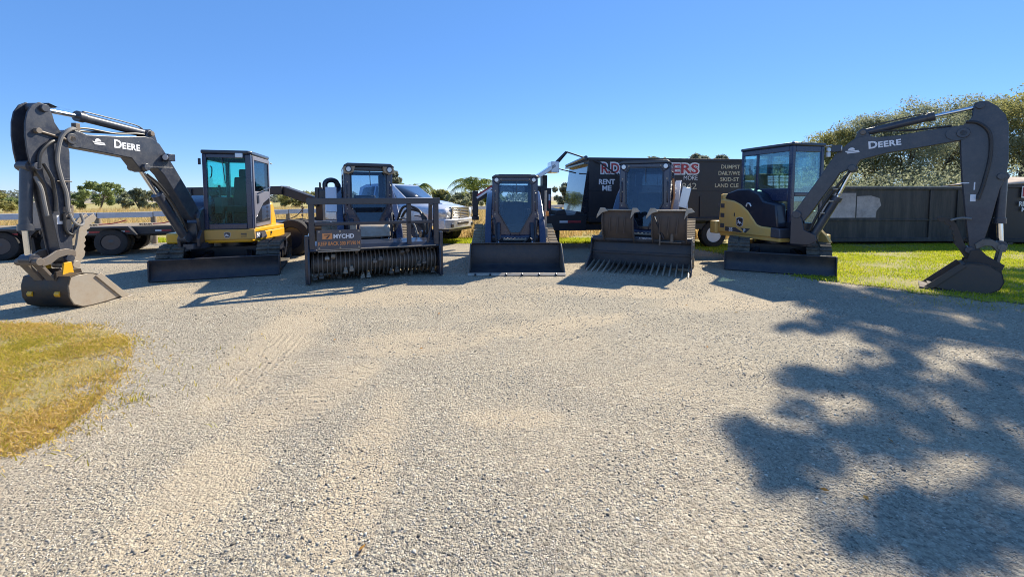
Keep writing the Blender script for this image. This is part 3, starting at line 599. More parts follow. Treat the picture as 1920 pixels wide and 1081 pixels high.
        pt = MB(T); pt.box(2.12, 2.22, t - .06, t, 1.22, 1.33); pt.cyl((2.13, t - .03, 1.30), (2.13, t - .03, 1.38), .03); pt.cyl((2.2, t - .03, 1.28), (2.2, t - .03, 1.36), .03); pt.build('auxiliary_valve', 'steel', root, .003)
        MB(T).cyl((2.3, t, 1.70), (2.12, t, 1.70), .008).build('pipe_clamp', 'steel', root, 0)
        ptube(T, 'hose', [(1.98, .06, 2.43), (1.8, .06, 2.46), (1.4, .05, 2.45), (1.05, .05, 2.50), (.86, .05, 2.50)], .016, 'hose', root)
        ptube(T, 'hose', [(1.85, -.05, 2.42), (1.3, -.05, 2.47), (.95, -.05, 2.50), (.7, -.05, 2.42), (.44, -.05, 2.10), (.1, -.05, 1.62)], .018, 'hose', root)
        for dt in (-.02, .03, .07):
            ptube(T, 'hose', [(.92, dt, 1.86), (.70, dt, 1.70), (.48, dt, 1.44), (.28, dt, 1.12), (.16, dt, .86)], .017, 'greyhose' if dt == .03 else 'hose', root)
        dec = MB(T); dec.box(2.28, 2.31, t - .03, t - .024, 1.13, 1.25); dec.box(2.24, 2.28, t - .03, t - .024, 1.13, 1.17); dec.build('decal', 'white', root, 0)
    else:
        ptube(T, 'hose', [(1.9, t, 2.66), (2.04, t, 2.62), (2.16, t, 2.45), (2.18, t, 2.1), (2.13, t, 1.7), (2.08, t, 1.45)], .022, 'hose', root)
        ptube(T, 'hose', [(1.75, -.05, 2.62), (1.3, -.05, 2.60), (.9, -.05, 2.62), (.6, -.05, 2.58)], .016, 'hose', root)
        for dt in (-.10, -.06, .05):
            ptube(T, 'hose', [(.55, dt, 2.0), (.40, dt, 1.8), (.22, dt, 1.5), (.05, dt, 1.15), (-.06, dt, .85)], .017, 'hose', root)
        ptube(T, 'hose', [(1.80, t, 1.12), (1.92, t, 1.16), (2.03, t, 1.15)], .016, 'greyhose', root)
        for (s, z) in ((.34, 1.52), (.22, 1.40), (.10, 1.18), (.28, 1.62)):
            MB(T).box(s, s + .07, t - .02, t, z, z + .025).build('hose_fitting', 'bright', root, .003)
        dec = MB(T); dec.box(2.0, 2.06, t + .022, t + .029, 1.42, 1.53); dec.box(2.03, 2.045, t + .022, t + .029, 1.60, 1.72); dec.box(1.88, 1.98, t + .022, t + .029, 1.70, 1.715); dec.build('decal', 'white', root, 0)
    return boom
def undercarriage(root, T, half, yb, bw):
    for s in (-1, 1): track(T, s * half - .2, s * half + .2, [(-1.0, .30, .24), (.98, .30, .26)], root, 'rubber', .095, .03)
    f = MB(T); f.box(-half + .1, half - .1, -.45, .45, .25, .48); f.cyl((0, 0, .46), (0, 0, .60), .42, n=32)
    for s in (-1, 1): f.bar((s * .32, -.4, .33), (s * .5, yb + .1, .22), .1, .16)
    f.build('undercarriage_frame', 'black', root, .01)
    b = MB(T); b.strip([(yb - .04, .02), (yb + .03, .10), (yb + .05, .2), (yb + .03, .30), (yb - .03, .385)], -.025, -bw, bw, 'x')
    b.box(-bw, bw, yb + .045, yb + .09, .06, .12); b.box(-bw, bw, yb + .045, yb + .09, .28, .33)
    for s in (-1, 1): b.box(s * bw - .012, s * bw + .012, yb - .045, yb + .10, .02, .385)
    b.build('dozer_blade', 'blade', root, .006)

# ---- left excavator: faces the yard, arm reaching towards the camera
E1 = empty('excavator', (-5.95, 9.11, 0), 16, 'bright yellow and black mini excavator at the left, its front marked 50', 'excavator', 'mini excavators at the ends of the row')
TU = Matrix.Rotation(R(6.5), 4, 'Z')
undercarriage(E1, TU, .78, -1.5, 1.0)
TA = Matrix.Translation((-.37, -1.10, 0)) @ Matrix.Rotation(R(-19), 4, 'Z')
build_arm(E1, TA, ARM50, 1, 'yellow', 'bright', 'DEERE')
b = MB(); b.prism([(-.58, -.75), (-.58, -1.0), (-.48, -1.18), (-.30, -1.22), (-.16, -1.05), (-.12, -.75)], .52, .62, 'z'); b.prism([(-.56, -.75), (-.50, -1.0), (-.30, -1.05), (-.16, -.9), (-.14, -.75)], .62, 1.0, 'z')
for x0 in (-.55, -.245): b.prism([(-.9, .56), (-.9, 1.28), (-1.08, 1.24), (-1.2, 1.1), (-1.16, .98), (-1.08, .86), (-1.22, .72), (-1.2, .56)], x0, x0 + .05, 'x')
b.build('swing_post', 'arm', E1, .008)
b = MB(); b.prism([(-.88, -.55), (-.86, -.90), (-.62, -.96), (.60, -.96), (.84, .12), (.85, .55), (.64, .90), (.25, 1.06), (-.25, 1.06), (-.68, .92), (-.88, .6)], .60, .80, 'z')
body = b.build('platform', 'yellow', E1, .03)
b = MB(); b.box(-.20, .66, -1.0, -.94, .66, .86); b.build('front_panel', 'shadeyellow', E1, .015)
deer_badge(None, 'emblem', body, (.19, -1.003, .755), (1, 0, 0), (0, 0, 1), .10)
b = MB(); b.box(.42, .52, -1.004, -1.0, .765, .785); b.box(.42, .52, -1.004, -1.0, .74, .75); b.box(.42, .52, -1.004, -1.0, .715, .727); b.build('vent_slot', 'black', body, 0)
b = MB(); b.prism([(.63, -.86), (.835, .12), (.845, .53), (.66, .86), (.60, .93), (.56, .6), (.615, -.84)], .795, .87, 'z'); b.build('side_skirt', 'yellow', E1, .02)
b = MB(); b.prism([(.50, .60), (.95, .60), (1.0, .78), (.92, 1.0), (.74, 1.34), (.62, 1.38), (.5, 1.34)], -.62, .60, 'x'); b.build('counterweight', 'yellow', E1, .05)
b = MB(); b.prism([(-.50, .80), (.55, .80), (.55, 1.5), (-.1, 1.52), (-.42, 1.36)], -.74, -.215, 'x'); b.build('engine_hood', 'navy', E1, .06)
MB().box(-.80, -.74, -.30, .35, .85, 1.2).build('hood_vent', 'black', E1, .01)
MB().box(-.36, -.22, -.2, -.08, 1.5, 1.62).build('precleaner', 'black', E1, .02)
NQ = Vector((.976, -.217, 0)); DQ = Vector((.217, .976, 0)); PQ = Vector((.60, -.96, 0))
dk = MB(Matrix.Translation(PQ) @ Matrix.Rotation(R(-12.5), 4, 'Z')); dk.prism([(.10, .655), (.58, .655), (.50, .79), (.10, .79)], .001, .006, 'x'); dk = dk.build('number_plate', 'charcoal', body, 0)
text('model_number', '50', .125, 'white', body, PQ + DQ * .16 + NQ * .0075 + Vector((0, 0, .678)), DQ, (0, 0, 1), offset=.006)
text('model_letter', 'P', .12, 'black', body, PQ + DQ * .72 + NQ * .003 + Vector((0, 0, .675)), DQ, (0, 0, 1), offset=.005)
def cab50(root):
    x0, x1, y0, y1, z0, z1 = -.20, .62, -.95, .35, .86, 2.36
    f = MB()
    f.box(x0, x0 + .07, y0, y0 + .08, z0, z1 - .05); f.box(x1 - .10, x1, y0, y0 + .10, z0, z1 - .05)
    f.box(x0, x0 + .07, y1 - .1, y1, z0, z1 - .05); f.box(x1 - .07, x1, y1 - .1, y1, z0, z1 - .05)
    f.box(x0 + .07, x1 - .1, y0, y0 + .05, z0, z0 + .11); f.box(x0 + .07, x1 - .1, y0, y0 + .06, z1 - .13, z1 - .05)
    f.box(x0, x0 + .05, y0 + .08, y1 - .1, z0, z0 + .5); f.box(x0, x0 + .06, y0 + .08, y1 - .1, z1 - .16, z1 - .05)
    f.box(x0 + .07, x1 - .07, y1 - .06, y1, z0, z0 + .56); f.box(x0 + .07, x1 - .07, y1 - .06, y1, z1 - .13, z1 - .05)
    f.box(x0 + .05, x1 - .05, y0 + .06, y1 - .06, z0, z0 + .07)
    fr = f.build('cab_frame', 'navy', root, .012)
    MB().prism([(x0 - .01, y0 - .03), (x1 - .04, y0 - .04), (x1 + .02, y0 + .03), (x1 + .02, y1 - .03), (x1 - .04, y1 + .03), (x0 + .03, y1 + .03), (x0 - .02, y1)], z1 - .05, z1 + .02, 'z').build('cab_roof', 'black', root, .02)
    MB().box(x0 + .065, x1 - .095, y0 + .008, y0 + .016, z0 + .105, z1 - .125).build('windshield', 'glass', root, 0)
    MB().box(x0 + .008, x0 + .016, y0 + .08, y1 - .1, z0 + .5, z1 - .16).build('side_window', 'glass', root, 0)
    MB().box(x0 + .065, x1 - .065, y1 - .03, y1 - .022, z0 + .55, z1 - .125).build('rear_window', 'glass', root, 0)
    # door on the machine's left
    d = MB(); ya, yb = y0 + .10, y1 - .02
    d.box(x1 - .02, x1 + .015, ya, ya + .075, z0 + .02, z1 - .06); d.box(x1 - .02, x1 + .015, yb - .075, yb, z0 + .02, z1 - .06)
    d.box(x1 - .02, x1 + .015, ya + .075, yb - .075, z1 - .15, z1 - .06); d.box(x1 - .02, x1 + .015, ya + .075, yb - .075, z0 + .02, z0 + .74)
    door = d.build('door', 'grey', root, .012)
    MB().box(x1 - .008, x1, ya + .07, yb - .07, z0 + .735, z1 - .145).build('door_window', 'dark_glass', door, 0)
    pl = [(ya + .07, z0 + .10), (yb - .09, z0 + .10), (yb - .09, z0 + .58), (yb - .14, z0 + .60), (ya + .6, z0 + .50), (ya + .3, z0 + .34), (ya + .07, z0 + .22)]
    MB().prism(pl, x1 + .014, x1 + .020, 'x').build('lower_window', 'gloss', door, .002)
    h = MB(); h.box(x1 + .016, x1 + .03, ya + .16, ya + .28, z0 + .50, z0 + .66); h.tube([(x1 + .05, ya + .2, z0 + .72), (x1 + .05, yb - .1, z0 + .84)], .012); h.build('handle', 'black', door, .003)
    b = MB(); b.box(x0 + .22, x0 + .62, y0 + .45, y0 + .95, z0 + .30, z0 + .45); b.prism([(y0 + .85, z0 + .42), (y0 + 1.0, z0 + .42), (y0 + 1.12, z0 + 1.02), (y0 + 1.0, z0 + 1.06)], x0 + .22, x0 + .62, 'x'); b.box(x0 + .30, x0 + .54, y0 + 1.02, y0 + 1.12, z0 + 1.04, z0 + 1.22); b.build('seat', 'seat', root, .03)
    b = MB(); b.box(x0 + .08, x0 + .2, y0 + .3, y0 + 1.0, z0 + .3, z0 + .62); b.box(x0 + .64, x0 + .72, y0 + .3, y0 + 1.0, z0 + .3, z0 + .58)
    for xx in (x0 + .16, x0 + .67): b.tube([(xx, y0 + .38, z0 + .6), (xx, y0 + .34, z0 + .78)], .014); b.tube([(xx, y0 + .34, z0 + .77), (xx, y0 + .33, z0 + .86)], .025)
    for xx in (x0 + .3, x0 + .42): b.tube([(xx, y0 + .24, z0 + .06), (xx, y0 + .2, z0 + .34)], .012); b.box(xx - .04, xx + .04, y0 + .14, y0 + .28, z0 + .07, z0 + .09)
    b.build('control_console', 'charcoal', root, .01)
    MB().tube([(x0 + .34, y0 - .012, z1 - .14), (x0 + .38, y0 - .012, z1 - .62)], .008).build('wiper', 'black', root, 0)
    MB().box(x0 + .72 - .15, x0 + .82 - .12, y0 - .06, y0 - .02, z1 - .12, z1 - .03).build('work_light', 'lens', root, .012)
    MB().tube(smooth([(x0 + .10, y0 + .1, z1 - .28), (x0 + .14, y0 + .06, z1 - .32), (x0 + .13, y0 + .06, z1 - .46), (x0 + .1, y0 + .09, z1 - .5)]), .010).build('grab_handle', 'black', root, 0)
    m = MB(); m.box(x0 - .06, x0 - .02, y0 - .02, y0 + .02, z1 - .26, z1 - .14); m.build('mirror', 'black', root, .008)
    MB().tube([(x1 + .03, y1 - .02, z1 - .12), (x1 + .06, y1 + .02, z1 - .14)], .012).build('door_catch', 'black', root, 0)
cab50(E1)

# ---- right excavator: body facing the yard, arm swung out to the right
E2 = empty('excavator', (5.87, 9.51, 0), 14, 'pale yellow mini excavator marked 35, its bucket on the green lawn', 'excavator', 'mini excavators at the ends of the row')
TU2 = Matrix.Rotation(R(-43), 4, 'Z')
undercarriage(E2, TU2, .68, -1.45, .92)
TA2 = Matrix.Translation((-.46, -1.34, 0)) @ Matrix.Rotation(R(34), 4, 'Z')
build_arm(E2, TA2, ARM35, -1, 'muddy', 'clamp', 'DEERE')
b = MB(); b.prism([(-.5, -.7), (-.52, -1.0), (-.45, -1.2), (-.3, -1.25), (-.15, -1.05), (-.1, -.7)], .52, .64, 'z'); b.prism([(-.52, -.7), (-.55, -1.1), (-.38, -1.25), (-.2, -1.05), (-.14, -.7)], .64, .98, 'z')
b.add(*(lambda m: (m.v, m.f))(MB(TA2 @ AX).prism([(-.36, .58), (-.36, 1.14), (-.27, 1.18), (-.18, 1.08), (-.14, .86), (.04, .78), (.06, .66), (-.05, .58)], -.14, -.10, 'y').prism([(-.36, .58), (-.36, 1.14), (-.27, 1.18), (-.18, 1.08), (-.14, .86), (.04, .78), (.06, .66), (-.05, .58)], .10, .14, 'y')))
b.build('swing_post', 'black', E2, .008)
MB().prism([(-1.06, .58), (-1.06, .86), (-1.22, .72), (-1.30, .60)], -.02, .05, 'x').build('step_bracket', 'flareyellow', E2, .004)
MB().prism([(-.74, -.86), (.3, -.92), (.68, -.75), (.72, .5), (.5, .86), (.1, 1.0), (-.4, .98), (-.74, .84)], .58, .70, 'z').build('platform', 'flareyellow', E2, .02)
sp = [(-.74, .66), (.84, .66), (.84, 1.02), (.80, 1.44), (.66, 1.43), (.38, 1.40), (.17, 1.32), (-.02, 1.19), (-.18, 1.02), (-.28, .91), (-.40, .87), (-.62, .86), (-.74, .80)]
sd = MB().prism(sp, -.77, -.60, 'x').build('side_cover', 'flareyellow', E2, .025)
MB().prism([(-.90, .66), (-.66, .66), (-.66, .87), (-.88, .85)], -.785, -.5, 'x').build('step_block', 'charcoal', E2, .02)
MB().prism([(-.80, .86), (-.10, .86), (.02, .97), (.16, 1.14), (.32, 1.30), (.48, 1.40), (.70, 1.45), (.60, 1.58), (.30, 1.66), (-.05, 1.66), (-.30, 1.55), (-.42, 1.40), (-.74, 1.34)], -.75, -.50, 'x').build('tank_cover', 'black', E2, .03)
b = MB(); b.prism([(-.76, .72), (-.62, .98), (-.4, 1.06), (.1, 1.08), (.5, .94), (.62, .7), (.4, .5), (-.5, .5)], .66, 1.56, 'z'); cw = b.build('counterweight', 'flareyellow', E2, .05)
vb = MB(); q = Vector((-.14, .26)).normalized()
for z in (.84, 1.06, 1.28):
    c = Vector((-.70, .835)); vb.add([(c.x - q.x * .07 - .012, c.y - q.y * .07, z - .05), (c.x + q.x * .07 - .012, c.y + q.y * .07, z - .05), (c.x + q.x * .07 - .012, c.y + q.y * .07, z + .05), (c.x - q.x * .07 - .012, c.y - q.y * .07, z + .05)], [(0, 3, 2, 1)])
for k, z in enumerate((.82, 1.06, 1.28)):
    vb.box(-.776, -.768, .66, .78, z - .05, z + .05)
vb.build('vent_grille', 'charcoal', sd, 0)
MB().box(-.84, -.60, .86, 1.06, .62, .92).build('rear_bumper', 'flareyellow', E2, .03)
deer_badge(None, 'emblem', sd, (-.772, .18, .93), (0, -1, 0), (0, 0, 1), .19)
b = MB(); b.prism([(.62, .70), (.62, .80), (.30, .80), (.08, .70)], -.774, -.770, 'x'); b.prism([(.16, .80), (.02, .70), (.0, .70), (-.12, .80)], -.774, -.770, 'x'); b.build('number_plate', 'charcoal', sd, 0)
text('model_number', '35', .115, 'white', sd, (-.776, .50, .708), (0, -1, 0), (0, 0, 1), offset=.005)
text('model_letter', 'P', .10, 'white', sd, (-.776, .06, .715), (0, -1, 0), (0, 0, 1), offset=.005)
b = MB(); b.box(-.776, -.768, .33, .36, 1.05, 1.13); b.build('latch', 'black', sd, .004)
b = MB(); b.tube(smooth([(-.757, .02, 1.28), (-.765, -.01, 1.34), (-.765, -.08, 1.34), (-.757, -.11, 1.28)]), .016); b.build('tank_cap', 'lens', E2, 0)
def cab35(root):
    x0, x1, y0, y1, z0, z1 = -.50, .30, -.85, .48, .86, 2.56
    f = MB()
    f.box(x0, x0 + .085, y0, y0 + .085, z0 - .1, z1 - .05); f.box(x1 - .08, x1, y0, y0 + .08, z0 - .1, z1 - .05)
    f.box(x0, x0 + .06, y1 - .06, y1, z0, z1 - .05); f.box(x1 - .06, x1, y1 - .08, y1, z0, z1 - .05)
    f.box(x0, x0 + .05, y0 + .085, y1 - .06, 1.40, 1.66); f.box(x0, x0 + .055, y0 + .085, y1 - .06, z1 - .16, z1 - .05); f.box(x0, x0 + .045, .0, .06, 1.66, z1 - .16)
    f.box(x0 + .085, x1 - .08, y0, y0 + .05, z0 - .1, z0 + .05); f.box(x0 + .085, x1 - .08, y0, y0 + .06, z1 - .17, z1 - .05); f.box(x0 + .085, x1 - .08, y0 - .004, y0 + .04, 1.50, 1.58)
    f.box(x0 + .06, x1 - .06, y1 - .06, y1, z0, 1.62); f.box(x0 + .06, x1 - .06, y1 - .06, y1, z1 - .14, z1 - .05)
    f.box(x1 - .05, x1, y0 + .08, y1 - .08, z0, 1.2); f.box(x1 - .05, x1, y0 + .08, y1 - .08, z1 - .15, z1 - .05); f.box(x1 - .05, x1, -.15, -.07, 1.2, z1 - .15)
    f.box(x0 + .05, x1 - .05, y0 + .06, y1 - .06, z0 - .1, z0)
    f.build('cab_frame', 'navy', root, .012)
    MB().prism([(x0 - .02, y0 - .02), (x1 + .02, y0 - .02), (x1 + .02, y1 + .02), (x0 - .02, y1 + .02)], z1 - .05, z1 + .015, 'z').build('cab_roof', 'black', root, .02)
    MB().box(x0 + .08, x1 - .075, y0 + .01, y0 + .018, 1.57, z1 - .165).build('windshield', 'glass2', root, 0)
    MB().box(x0 + .08, x1 - .075, y0 + .01, y0 + .018, z0 + .045, 1.51).build('lower_windshield', 'glass2', root, 0)
    MB().box(x0 + .01, x0 + .018, y0 + .085, y1 - .06, 1.655, z1 - .155).build('side_window', 'glass2', root, 0)
    MB().box(x1 - .03, x1 - .022, y0 + .08, y1 - .08, 1.195, z1 - .145).build('door_window', 'glass2', root, 0)
    MB().box(x0 + .06, x1 - .06, y1 - .03, y1 - .022, 1.615, z1 - .135).build('rear_window', 'glass2', root, 0)
    b = MB(); b.box(x0 + .2, x0 + .6, -.3, .2, 1.22, 1.36); b.prism([(.10, 1.32), (.26, 1.32), (.34, 1.95), (.24, 2.02), (.16, 1.98)], x0 + .18, x0 + .62, 'x'); b.build('seat', 'tanseat', root, .035)
    b = MB(); b.box(x0 + .06, x0 + .17, -.5, .2, 1.1, 1.45)
    for xx in (x0 + .12, x0 + .66): b.tube([(xx, -.42, 1.2), (xx, -.45, 1.62)], .014)
    b.build('control_console', 'charcoal', root, .01)
    MB().tube(smooth([(x1 - .16, y0 + .06, 2.3), (x1 - .2, y0 + .03, 2.26), (x1 - .2, y0 + .03, 2.1), (x1 - .15, y0 + .06, 2.06)]), .01).build('grab_handle', 'black', root, 0)
    MB().tube(smooth([(x0 + .03, y0 + .16, 2.4), (x0 + .06, y0 + .13, 2.3), (x0 + .06, y0 + .12, 2.2), (x0 + .03, y0 + .1, 2.1)]), .01).build('grab_handle', 'black', root, 0)
    m = MB(); m.tube([(x1, y0 + .02, z1 - .05), (x1 + .16, y0 - .02, z1 - .02)], .01); m.cyl((x1 + .06, y0 - .05, z1 - .12), (x1 + .06, y0 - .02, z1 - .12), .045); m.box(x1 + .04, x1 + .12, y0 - .03, y0 + .01, z1 - .26, z1 - .17); m.build('mirror', 'lens', root, .006)
    MB().cyl((x0 + .03, y0 + .02, z1 + .015), (x0 + .03, y0 + .02, z1 + .04), .02).build('roof_bolt', 'lens', root, 0)
cab35(E2)

# ------------------------------------------------------------------ compact track loaders
def loader(loc, rz, s, label, opt):
    root = empty('track_loader', loc, rz, label, 'track loader', 'compact track loaders parked in the row')
    T = Matrix.Diagonal((*s, 1)) if isinstance(s, tuple) else Matrix.Scale(s, 4)
    for k in (-1, 1):
        track(T, k * .74 - .20, k * .74 + .20, [(-.74, .23, .19), (.80, .23, .19), (.55, .60, .17)], root, opt.get('track', 'dustrubber'), .10, .028)
    c = MB(T); c.box(-.53, .53, -.80, .95, .22, .66); c.box(-.5, .5, -.86, -.8, .30, .62); c.build('chassis', 'black', root, .015)
    e = MB(T); e.prism([(.52, .66), (1.12, .62), (1.18, .9), (1.12, 1.18), (.95, 1.27), (.52, 1.29)], -.50, .50, 'x'); e.box(-.42, .42, 1.14, 1.2, .7, 1.3); eng = e.build('engine_cover', 'navy', root, .03)
    h = 1.93
    f = MB(T)   # cab shell with window openings
    w = .47
    f.prism([(-w, .62), (-.10, .62), (-.10, .72), (-.36, 1.16), (-.36, h - .18), (-w, h - .10)], -.80, -.74, 'y'); f.prism([(w, .62), (.10, .62), (.10, .72), (.36, 1.16), (.36, h - .18), (w, h - .10)], -.80, -.74, 'y')
    f.prism([(-w, h - .10), (-.36, h - .18), (-.30, h - .09), (.30, h - .09), (.36, h - .18), (w, h - .10), (w, h - .03), (-w, h - .03)], -.80, -.74, 'y')
    f.box(-.10, .10, -.80, -.74, .62, .72)
    for k in (-1, 1):
        f.box(k * w - .02, k * w + .02, -.74, .5, .62, 1.2); f.box(k * w - .02, k * w + .02, -.74, -.62, 1.2, h - .05); f.box(k * w - .02, k * w + .02, .36, .5, 1.2, h - .05); f.box(k * w - .02, k * w + .02, -.62, .36, h - .16, h - .05)
    f.box(-w, w, .44, .5, .62, opt.get('rz0', 1.36)); f.box(-w, w, .44, .5, h - .13, h - .05); f.box(-w, -.34, .44, .5, 1.28, h - .13); f.box(.34, w, .44, .5, 1.28, h - .13)
    cab = f.build('cab_frame', 'navy', root, .010)
    r = MB(T); ov = opt.get('over', .03)
    r.prism([(-w - .025, h - .05), (-w - .02, h - .01), (-w + .05, h + .03), (w - .05, h + .03), (w + .02, h - .01), (w + .025, h - .05), (w - .02, h - .03), (-w + .02, h - .03)], -.80 - ov, .52, 'y'); r.box(-.36, .36, -.5, .4, h + .03, h + .055)
    r.build('cab_roof', 'black', root, .015)
    gp = [(-.355, h - .18), (-.295, h - .095), (.295, h - .095), (.355, h - .18), (.355, 1.165), (.10, .725), (-.10, .725), (-.355, 1.165)]
    tilt = lambda z: -.770 - .085 * (h - .095 - z)      # the door leans back slightly
    d = MB(T); d.add([(p[0], tilt(p[1]) + o, p[1]) for o in (0, .008) for p in gp], [tuple(range(8)), tuple(range(15, 7, -1))] + [(i, i + 8, (i + 1) % 8 + 8, (i + 1) % 8) for i in range(8)])
    d = d.build('door_glass', opt.get('dglass', 'clear'), root, 0)
    fr = MB(T)
    n = len(gp)
    for i in range(n):
        a, b_ = gp[i], gp[(i + 1) % n]; fr.bar((a[0] * .98, tilt(a[1]) - .012, a[1]), (b_[0] * .98, tilt(b_[1]) - .012, b_[1]), .026, .03, (0, 1, 0))
    fr.build('door_frame', 'black', d, .005)
    MB(T).tube([(.02, -.80, h - .10), (.03, -.815, h - .38)], .008).build('wiper', 'black', d, 0)
    MB(T).box(-.34, .34, .465, .475, opt.get('rz0', 1.36), h - .13).build('rear_window', 'clear', root, 0)
    for k in (-1, 1):
        sc = MB(T)
        for j in range(9): y = -.6 + j * .118; sc.bar((k * w, y, 1.2), (k * w, y + .02, h - .16), .012, .012)
        for j in range(6): z = 1.26 + j * .085; sc.bar((k * w, -.62, z), (k * w, .36, z), .012, .012)
        sc.build('side_screen', 'black', cab, 0)
    for k in (-1, 1):
        for bx, bz in ((.42, 1.62), (.42, 1.38), (.43, 1.12), (.44, .86), (.30, 1.86)): MB(T).cyl((k * bx, -.80, bz), (k * bx, -.815, bz), .014, n=8).build('bolt', 'bright', cab, 0)
        MB(T).tube(smooth([(k * .435, -.80, 1.56), (k * .435, -.86, 1.53), (k * .435, -.86, 1.22), (k * .435, -.80, 1.19)]), .012).build('grab_handle', 'black', cab, 0)
    sp_ = MB(T); sp_.box(-.26, .26, -.96, -.86, .58, .605)
    for j in range(7): sp_.box(-.25 + j * .075, -.22 + j * .075, -.955, -.865, .605, .62)
    sp_.build('step', 'bright', root, .003)
    ptube(T, 'hose', [(.30, -.82, .60), (.20, -.98, .52), (.05, -1.06, .44), (-.1, -1.12, .46)], .018, 'hose', root)
    ptube(T, 'hose', [(.34, -.82, .64), (.26, -1.0, .60), (.12, -1.08, .50), (.0, -1.12, .42)], .018, 'hose', root)
    st = MB(T); st.box(-.24, .24, -.3, .15, .70, .86); st.prism([(.05, .82), (.2, .82), (.30, 1.36), (.18, 1.38)], -.24, .24, 'x'); st.build('seat', 'seat', root, .03)
    cn = MB(T)
    for k in (-1, 1): cn.box(k * .34 - .07, k * .34 + .07, -.4, .2, .7, .98); cn.tube([(k * .33, -.36, .95), (k * .31, -.42, 1.16)], .016); cn.tube([(k * .31, -.42, 1.14), (k * .305, -.43, 1.22)], .028)
    cn.build('control_console', 'charcoal', root, .01)
    for k in (-1, 1):
        lm = MB(T)
        if opt.get('boxlamp'):
            lm.prism([(k * .49, h - .02), (k * .27, h - .02), (k * .30, h - .13), (k * .40, h - .17), (k * .49, h - .15)], -.95, -.80, 'y'); lm.mat(1).cyl((k * .40, -.95, h - .085), (k * .40, -.975, h - .085), .062); lm.mat(2).cyl((k * .40, -.975, h - .085), (k * .40, -.985, h - .085), .045)
        else:
            lm.cyl((k * .395, -.80, h - .085), (k * .395, -.83, h - .085), .055); lm.mat(1).cyl((k * .395, -.83, h - .085), (k * .395, -.845, h - .085), .05); lm.mat(2).cyl((k * .395, -.845, h - .085), (k * .395, -.852, h - .085), .042)
        lm.build('headlight', ['tan' if opt.get('boxlamp') else 'navy', 'black', 'lens'], root, .006)
    # lift arms
    side = [(1.0, 1.30), (1.02, 1.52), (.85, 1.64), (.45, 1.60), (-.25, 1.30), (-.70, 1.00), (-.98, .80), (-1.14, .42), (-1.14, .22), (-1.02, .18), (-.95, .38), (-.84, .58), (-.62, .74), (-.15, 1.06), (.45, 1.38), (.82, 1.36)]
    a = MB(T)
    for k in (-1, 1): a.prism(side, k * .505, k * .64, 'x')
    a.cyl((-.5, -.80, .62), (.5, -.80, .62), .06)
    a.build('lift_arm', opt.get('armmat', 'navy'), root, .015)
    for k in (-1, 1):
        tw = MB(T); tw.prism([(.62, .62), (1.05, .62), (1.08, 1.5), (.88, 1.56), (.70, 1.1)], k * .50, k * .43, 'x'); tw.build('arm_tower', 'black', root, .01)
        hc = MB(T); hc.cyl((k * .56, .70, .62), (k * .56, .05, .98), .055); hc.build('lift_cylinder', 'black', root, .003)
        hr = MB(T); hr.cyl((k * .56, .05, .98), (k * .56, -.3, 1.17), .028); hr.build('cylinder_rod', 'chrome', root, 0)
        tc = MB(T); tc.cyl((k * .36, -.86, .92), (k * .36, -1.02, .58), .05); tc.mat(1).cyl((k * .36, -1.02, .58), (k * .36, -1.1, .42), .027); tc.build('tilt_cylinder', ['black', 'chrome'], root, .003)
        ptube(T, 'hose', [(k * .50, -.70, 1.0), (k * .44, -.90, 1.02), (k * .42, -1.06, .80), (k * .40, -1.12, .55)], .016, 'hose', root)
    q = MB(T); q.box(-.52, .52, -1.19, -1.14, .16, .52); q.box(-.52, .52, -1.22, -1.14, .46, .55)
    for k in (-1, 1): q.box(k * .3 - .05, k * .3 + .05, -1.14, -1.02, .2, .5); q.bar((k * .42, -1.14, .52), (k * .30, -1.12, .64), .03, .03)
    q.build('attachment_plate', 'black', root, .008)
    return root, T

# ---- loader with the forestry mulcher
L1, T1 = loader((-3.35, 9.78, 0), 23.4, (1.0, 1.1, 1.11), 'dark track loader with square roof lamps carrying the caged mulching drum', dict(boxlamp=True, over=.16, rz0=1.30, dglass='clear'))
gd = MB()
for s_ in (-1, 1):
    gd.prism([(-1.42, .10), (-1.42, .66), (-1.85, .84), (-2.30, .82), (-2.47, .50), (-2.47, .02), (-1.8, .02)], s_ * 1.10, s_ * 1.135, 'x')
    gd.box(s_ * 1.145 - .03, s_ * 1.145 + .03, -2.44, -2.34, .02, .84)
gd.prism([(-1.40, .16), (-1.40, .62), (-1.95, .70), (-1.95, .66), (-1.46, .56), (-1.46, .16)], -1.10, 1.10, 'x')
gd.prism([(-1.95, .60), (-1.95, .70), (-2.36, .66), (-2.44, .58), (-2.40, .55)], -1.10, 1.10, 'x')
gd.box(-.55, .55, -1.42, -1.22, .18, .62); gd.cyl((.9, -1.75, .62), (1.10, -1.75, .62), .2)
mul = gd.build('mulcher_head', 'black', L1, .008)
fr = MB()
for s_ in (-1, 1):
    fr.box(s_ * 1.06 - .045, s_ * 1.06 + .045, -2.42, -2.33, .60, 1.44); fr.bar((s_ * 1.08, -2.36, 1.40), (s_ * 1.08, -1.85, 1.36), .07, .09); fr.bar((s_ * 1.08, -1.85, 1.40), (s_ * 1.08, -1.75, .70), .07, .07)
fr.box(-1.13, 1.13, -2.425, -2.325, 1.36, 1.47); fr.box(-1.015, 1.015, -2.40, -2.34, 1.00, 1.055); fr.box(.52, .60, -2.40, -2.34, .62, 1.36)
fr.bar((.90, -2.37, .62), (.98, -2.37, 1.02), .035, .035)
fr.build('guard_cage', 'black', mul, .008)
MB().box(-1.0, 1.04, -2.452, -2.41, .585, .60).build('edge_highlight', 'bright', mul, .002); MB().box(-.97, -.3, -2.456, -2.44, .555, .575).build('edge_highlight', 'bright', mul, .002)  # thin bright strips stand for the white highlights along the beam's edge
